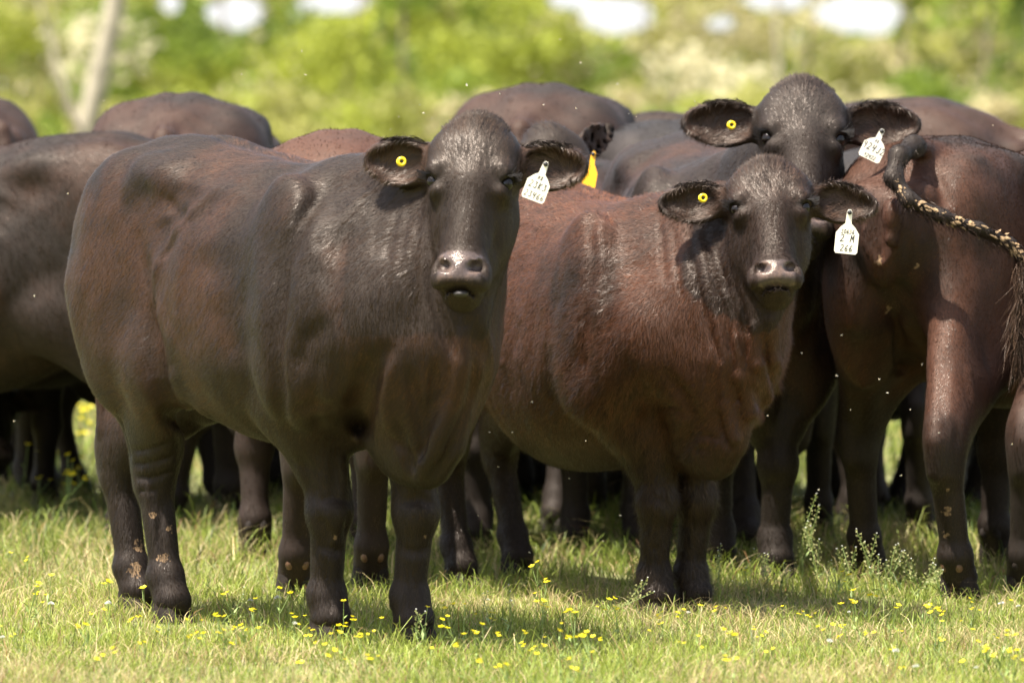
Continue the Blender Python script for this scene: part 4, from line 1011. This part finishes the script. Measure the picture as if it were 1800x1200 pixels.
def cow_B():
    rf = G(1150, 1075); lf = G(1214, 1072); rh = G(806, 1024); lh = G(905, 1005)
    hd = unit((.50, -.866, 0)); org = (rf + lf) / 2 - hd * .49 * .92
    c = Cow(hd, org, .92, rf=rf, lf=lf, rh=rh, lh=lh, head=P(1354, 372, 18.15), face=(.0, -.84, .54), up=(-.03, 0, 1), hs=1.0, under=[.84, .72, .56, .45, .395, .42, .485, .54, .60, .66], seed=2, ear_z={'r': -.05, 'l': -.22}, ear_len=.99, fat=1.02, zs=.985, hv=(1, 1.05, .95))
    c.swirl = 1.3
    c.lenf = lambda p: 1 + .9 * smooth(p[:, 0], .25, .45) * smooth(-p[:, 0], -.78, -.6) * smooth(-p[:, 2], -1.05, -.8)
    g = c.px; D = c.sdf
    jobs = [([(1212, 400), (1224, 480), (1242, 560), (1272, 650)], .007, .009), ([(1240, 405), (1256, 480), (1276, 560), (1292, 640), (1300, 700)], .009, .010),
     ([(1185, 400), (1192, 460), (1200, 530)], .005, .009), ([(1262, 440), (1284, 520), (1308, 600), (1326, 690)], .009, .010), ([(1285, 480), (1310, 560), (1340, 640), (1348, 700)], .008, .010),
     ([(1228, 400), (1242, 480), (1262, 570), (1284, 650)], -.004, .008), ([(1160, 380), (1165, 440), (1172, 500)], .004, .009),
     ([(1296, 640), (1302, 700), (1325, 750)], .011, .010), ([(1318, 600), (1326, 670), (1345, 715)], -.008, .012), ([(1345, 600), (1350, 650), (1352, 700)], .008, .010),
     ([(1270, 690), (1268, 750), (1285, 790)], .008, .011),
     ([(1046, 380), (1040, 450), (1034, 530), (1030, 610), (1036, 670)], .011, .018), ([(1070, 370), (1060, 460), (1052, 540)], -.004, .012),
     ([(1175, 660), (1205, 700), (1222, 745), (1200, 790)], .022, .020), ([(1145, 720), (1180, 712), (1200, 730)], .008, .012), ([(1210, 770), (1240, 765), (1270, 770)], .006, .008), ([(1215, 790), (1245, 788)], .005, .008),
     ([(1100, 620), (1130, 680), (1160, 720)], .004, .03), ([(1108, 880), (1145, 872), (1180, 884)], .004, .010), ([(1115, 950), (1150, 960), (1186, 950)], .004, .010),
     ([(915, 470), (905, 600), (900, 720)], .004, .03), ([(980, 420), (965, 560), (960, 700)], -.004, .03), ([(1360, 560), (1366, 640), (1358, 700)], -.010, .012)]
    pj = [(g(pts), amp, w_) for pts, amp, w_ in jobs]
    for pts, amp, w_ in pj: D.crease(pts, amp * 1.6, w_)
    for pts, r_ in (([(1292, 590), (1300, 660), (1318, 725), (1338, 750)], .020), ([(1322, 570), (1332, 640), (1348, 700)], .017), ([(1350, 560), (1358, 630), (1362, 685)], .013), ([(1268, 640), (1272, 710), (1290, 770)], .016)):
        pp = g(pts); D.chain([p_ + np.array((.004, 0, 0)) for p_ in pp], [r_ * .2] + [r_ * .9] * (len(pp) - 2) + [r_], k=.018)
    lump = c.loc(P(1050, 470, 19.0))
    def bumps(p):
        m = np.exp(-((p[:, 0] - lump[0]) ** 2) / .05) * smooth(p[:, 2], .45, .7)
        n = fbm(p, 34, 2)
        return -(smooth(n, .55, .8) * .006) * m - (fbm(p * (1, 1, .5), 14, 2) - .5) * .006 * smooth(p[:, 2], .35, .6) * smooth(-p[:, 0], -.75, -.6)
    D.disp(bumps, (-.9, -.5, .3), (.9, .5, 1.4))
    return c
def cow_D():
    rf = G(1362, 1012); lf = G(1262, 996)
    org = (rf + lf) / 2 + np.array((-.07, .52, 0))
    c = Cow((.12, -.99), org, 1.0, rf=lf, lf=rf, head=P(1411, 250, 19.55), face=(0.02, -.88, .47), up=(0.02, 0, 1), hs=1.12, seed=3, ear_z={'r': -.02, 'l': .02}, ear_len=1.05, fat=1.10, hv=(1, .96, 1.0))
    g = c.px; D = c.sdf
    for pts, amp, w_ in [([(1385, 620), (1380, 680), (1372, 740)], .01, .02), ([(1440, 480), (1436, 560), (1425, 640)], -.008, .02), ([(1350, 850), (1375, 842), (1400, 852)], .004, .01)]: D.crease(g(pts), amp, w_)
    return c
def cow_E():
    rh = G(1682, 1048); lh = G(1522, 1012)
    hd = unit((.42, .907, 0)); org = (rh + lh) / 2 + hd * .52 + np.array((.03, 0, 0))
    tp = [P(1640, 268, 19.5), P(1606, 258, 19.30), P(1580, 274, 19.2), P(1570, 312, 19.15), P(1598, 352, 19.12), P(1655, 380, 19.12), P(1720, 402, 19.14), P(1775, 428, 19.18), P(1806, 462, 19.2), P(1812, 520, 19.2)]
    c = Cow(hd, org, 1.0, rh=rh, lh=lh, fat=.96, seed=4, tail_pts=tp)
    D = c.sdf
    # vulva and the crease below it
    v = c.px([(1572, 400)])[0]; D.ell(v + (-.01, 0, .03), (.04, .030, .055), k=.02); D.ell(v + (-.02, 0, -.03), (.026, .018, .03), k=.015)
    g = c.px
    for pts, amp, w_ in [([(1552, 350), (1548, 430), (1552, 500)], .012, .014), ([(1598, 360), (1600, 430), (1590, 500)], .010, .014), ([(1572, 450), (1575, 540), (1580, 640), (1590, 700)], .022, .024),
                         ([(1660, 620), (1655, 700), (1662, 780)], .008, .018), ([(1700, 640), (1712, 720)], -.006, .02), ([(1500, 700), (1512, 780)], .006, .015), ([(1640, 300), (1662, 350), (1655, 390)], .012, .02)]: D.crease(g(pts), amp, w_)
    return c
HERD = {}
def head_hair(c, o, col):
    for k in ('r', 'l'):
        cen, e, up, nv = c.ear[k]
        pts = [c.hl(cen - e * .10 + up * .030 + nv * .016), c.hl(cen - e * .05 + up * .056 + nv * .020), c.hl(cen + up * .062 + nv * .018), c.hl(cen + e * .045 + up * .056 + nv * .016)]
        t_ = tuft(c, o, 'ear_hair', pts, 420, .026, .005, col, 5, w_=.0012)
        # hair falls across the opening of the ear
    top = [c.hl((-.02, -.045, .185)), c.hl((-.01, 0, .200)), c.hl((-.02, .045, .185))]
    rng = np.random.default_rng(4); VV = []; CC = []; HN = []; F = []
    A_ = rng.uniform(-.055, .055, 900); Z_ = rng.uniform(.10, .195, 900); P0 = np.stack([-.012 - .02 * (Z_ > .17) - abs(A_) * .3, A_, Z_], 1) @ (c.HR.T * c.hs) + c.H
    for _ in range(3): GG = c.sdf.grad(P0); P0 = P0 - GG * c.sdf.eval(P0)[:, None]
    for i in range(900):
        a = A_[i]; zz = Z_[i]; b0 = len(VV); g_ = GG[i]; q = P0[i]
        d = unit(c.HR @ np.array((-.1, a * 9, .9)) + g_ * .22 + rng.normal(0, .22, 3)); sd_ = unit(np.cross(d, g_)); L_ = rng.uniform(.008, .016) * (1.3 if abs(a) < .02 else 1)
        for s_ in range(3):
            ww = .0007 * (1 - s_ / 2.3); VV += [q - sd_ * ww, q + sd_ * ww]; HN += [unit(g_ + rng.normal(0, .25, 3))] * 2; cc = np.array(col) * rng.uniform(.7, 1.9); CC += [cc, cc]; d = unit(d + rng.normal(0, .2, 3)); q = q + d * L_ / 2
        for s_ in range(2): F.append((b0 + 2 * s_, b0 + 2 * s_ + 1, b0 + 2 * s_ + 3, b0 + 2 * s_ + 2))
    me = mesh_np('poll_hair', VV, F); add_attr(me, 'coat', np.array(CC), 'FLOAT_COLOR'); add_attr(me, 'hide_normal', np.array(HN), 'FLOAT_VECTOR'); link('poll_hair', me, M_FUR, o, kind='stuff')
def make(key, c, h, label, dark, red, redness, strands, slen=.011, curl=0, mud=(), eyes=True, dew=True, width=.0013, group=None):
    o = c.obj('cow', h, M_HIDE, label=label, category='cow')
    if group: o['group'] = group
    bpy.context.view_layer.update()
    dress(c, o, dark, red, redness, strands, slen, curl, mud, seed=hash(key) % 1 + len(HERD), width=width)
    c.tagged = key in 'ABD'
    finish(c, o, eyes, 'pale' if key in 'CE' else 'dark')
    HERD[key] = (c, o); return c, o

c = cow_A(); mud = [(c.px([(x, y)])[0], r) for x, y, r in ((286, 980, .035), (300, 930, .03), (246, 960, .04), (236, 1000, .04), (270, 905, .02), (750, 945, .022), (590, 945, .016))]
c, o = make('A', c, .0065, 'black cow with white tag 23K3 standing foremost at left, side turned to the camera', DARK, (.041, .0165, .0078), .48, 340000, .013, .05, mud)
ear_button(c, o, 706, 284, 17.02, .0125)
ear_tag(c, o, (961, 284), (935, 352), 16.98, [('N8', .62 - .10, .011, .0016), ('23K3', .30, .017, .0021), ('23466', .06, .0155, .0018)], .060)
# hanging lower lip and tongue
local_child('lower_lip', uv_ball(1.0, 12, 8, (.018, .020, .009)), M_TONGUE, o, c.hl((.050, .006, -.312)))
c, o = make('B', cow_B(), .0073, 'curly brown cow with white tag 2M 266, wrinkled neck, head below the taller tagged cow', (.0135, .0070, .0044), (.058, .0200, .0088), .84, 340000, .016, .45)
ear_button(c, o, 1236, 348, 18.06, .0125)
ear_tag(c, o, (1494, 368), (1486, 446), 18.02, [('30636', .455, .0105, .0015), ('2 M', .27, .019, .0022), ('266', .06, .0165, .0019)], .062)
c, o = make('D', cow_D(), .0095, 'dark tall cow with white tag 924J2 looking over the curly brown cow', (.0125, .0078, .0058), (.045, .018, .0095), .42, 150000, .015, .12, width=.0016)
ear_button(c, o, 1286, 220, 19.42, .013)
ear_tag(c, o, (1552, 227), (1526, 280), 19.38, [('N8', .55, .009, .0013), ('924J2', .27, .020, .0022), ('92422', .04, .011, .0016)], .066)
c = cow_E(); mud = [(c.px([(x, y)])[0], r) for x, y, r in ((1664, 900, .03), (1662, 940, .03), (1670, 860, .02), (1545, 460, .03), (1790, 345, .02), (1610, 470, .02), (1560, 540, .03), (1655, 520, .012))]
c, o = make('E', c, .0095, 'reddish brown cow seen from behind at right with muddy curled tail', (.0135, .0072, .0048), (.062, .021, .0092), .62, 160000, .013, .06, mud, eyes=False, width=.0016)
tp = [c.loc(p) for p in c.tail_w]
tuft(c, o, 'tail_hair', tp[0:4], 2600, .028, .030, (.020, .012, .009), 6)
tuft(c, o, 'tail_hair', tp[2:9], 5200, .05, .022, (.028, .016, .011), 3)
tuft(c, o, 'tail_hair', [c.loc(P(1800, 455, 19.14)), c.loc(P(1796, 520, 19.12)), c.loc(P(1788, 580, 19.12)), c.loc(P(1798, 640, 19.12))], 1100, .12, .026, (.055, .032, .02), 4)
# dried mud flakes along the tail
rng = np.random.default_rng(9); V = []; F = []
for k in range(90):
    t = 3 + rng.random() * 4.8; i = int(t); f = t - i; pz = tp[i] * (1 - f) + tp[i + 1] * f
    ax = unit(tp[i + 1] - tp[i]); nv = unit(np.array((-1, rng.normal() * .6, rng.uniform(-.2, 1.0)))); nv = unit(nv - ax * (nv @ ax)); sv = np.cross(ax, nv)
    b_ = pz + nv * .019; l, w_ = rng.uniform(.003, .012), rng.uniform(.0025, .007); k0 = len(V)
    tilt_ = nv * .008
    V += [b_ - ax * l, b_ + sv * w_, b_ + ax * l + tilt_, b_ - sv * w_, b_ + nv * .005]; F += [(k0, k0 + 1, k0 + 4), (k0 + 1, k0 + 2, k0 + 4), (k0 + 2, k0 + 3, k0 + 4), (k0 + 3, k0, k0 + 4)]
link('mud_flakes', mesh_np('mud_flakes', V, F, False), M_MUD, o, kind='stuff')

def plain(key, heading, px, D, label, colr, S=1.0, head=None, face=None, hs=1.0, h=.017, strands=16000, at='hip', **kw):
    """a cow further back, placed by where its rump (at='hip') or forequarters stand"""
    hd = unit((*heading, 0)); x = (px - 900) / FPX * D
    org = np.array((x, D, 0)) + hd * (.48 if at == 'hip' else -.5 if at == 'front' else 0) * S
    c = Cow(hd, org, S, head=head, face=face, hs=hs, **kw)
    dk, rd, rn = colr
    return make(key, c, h, label, dk, rd, rn, strands, .018, .08, eyes=head is not None, dew=True, width=.0026)
CB = (DARK, BROWN, .45); CK = (SLATE, (.04, .032, .03), .1); CR = ((.050, .021, .012), RED, .7); CM = ((.012, .0070, .0052), (.040, .0165, .0095), .55)
plain('C', (-.12, .993), 600, 19.9, 'rusty brown cow whose rump shows just above the back of the foremost black cow', CR, 1.01, fat=.86, withers=-.08, rh=G(652, 1030), lh=G(520, 1044))
plain('J', (.16, .987), 945, 22.9, 'large brown rump with a pale spine line behind the foremost cow\'s head', CM, 1.125, fat=1.06, withers=-.10)
plain('M', (.08, .997), 312, 22.7, 'brown rump with muddy tail head rising behind the foremost cow\'s back', CM, 1.10, fat=1.06, withers=-.10)
plain('K', (-.35, .94), 1190, 22.6, 'slate black back between the big brown rump and the tallest cow\'s ear', CK, 1.03, fat=1.0)
plain('H', (-.93, .36), 1655, 23.2, 'red brown back beyond the tallest cow\'s tagged ear', CM, 1.09, fat=1.0)
plain('I', (.1, .995), 1530, 21.9, 'slate grey back low between the tagged ears and the curled tail', CK, .96)
plain('N', (-.93, .37), 225, 22.1, 'black cow at the left edge with its flank to the camera', ((.0105, .0064, .0045), (.036, .0155, .0085), .50), 1.0, fat=1.05, belly=1.25, strands=50000, h=.013)
plain('O', (-.5, .86), -75, 25.0, 'dark hip bump at the far left edge above the black flank', CM, 1.12)
plain('Q2', (.7, .71), 1840, 23.6, 'dark speckled back at the right edge behind the red brown cow', CK, .99)
plain('G', (.10, .995), 1975, 19.9, 'dark cow at the right edge showing only its hind foot beside the brown one', CB, 1.0, fat=.74, rh=G(1960, 1050), lh=G(1800, 1046))
plain('L', (-.25, -.97), 930, 21.3, 'dark cow with an orange tag in its ear behind the foremost cow\'s tagged ear', CB, .93, at='front', head=P(992, 303, 20.35), face=(.55, -.75, .35), hs=.9, ear_z={'r': .2, 'l': .55}, ear_len=1.2, fat=.85)
plain('Q', (.6, -.8), -30, 24.0, 'grazing dark cow with lowered head seen under the black flank at left', CK, .95, at='front', head=P(-30, 700, 23.2), face=(.3, -.8, .5), hs=.95, ear_z={'l': -.6, 'r': -.2})
for i, (hx, hy, px_, D_, lab, cl) in enumerate([  # filler cows added so bodies and shade close the bright gaps between legs
    (.98, -.2, 640, 23.4, 'dark cow deep in the herd, its legs behind the foremost cow\'s forelegs', CB), (-.97, .2, 1075, 21.6, 'dark cow side on behind the curly brown cow\'s belly', CB),
    (.96, .25, 1000, 24.6, 'dark cow far back, between the curly brown cow\'s belly and the big rump', CK), (-.9, -.4, 1400, 23.0, 'dark cow side on behind the tallest cow\'s forelegs', CK),
    (.93, -.3, 1480, 24.3, 'dark filler cow added far back behind the gap left of the muddy hind leg', CB), (-.96, .3, 1760, 22.4, 'dark filler cow added side on behind the muddy hind leg at right', CB), (.9, .4, 330, 24.2, 'dark cow far back whose legs show behind the foremost cow\'s hind legs', CK), (.55, .83, -10, 22.9, 'dark filler cow added behind the left black flank, only its legs in view', CB)]):
    plain('f%d' % i, (hx, hy), px_, D_, lab, cl, .88, at='mid', strands=6000, h=.021)
if 'L' in HERD:
    c, o = HERD['L']
    ear_tag(c, o, (1044, 266), (1033, 336), 20.1, [], .044, M_ORG, yaw=-.4)

build_flowers(); pepper_plants(); clovers(); insects()
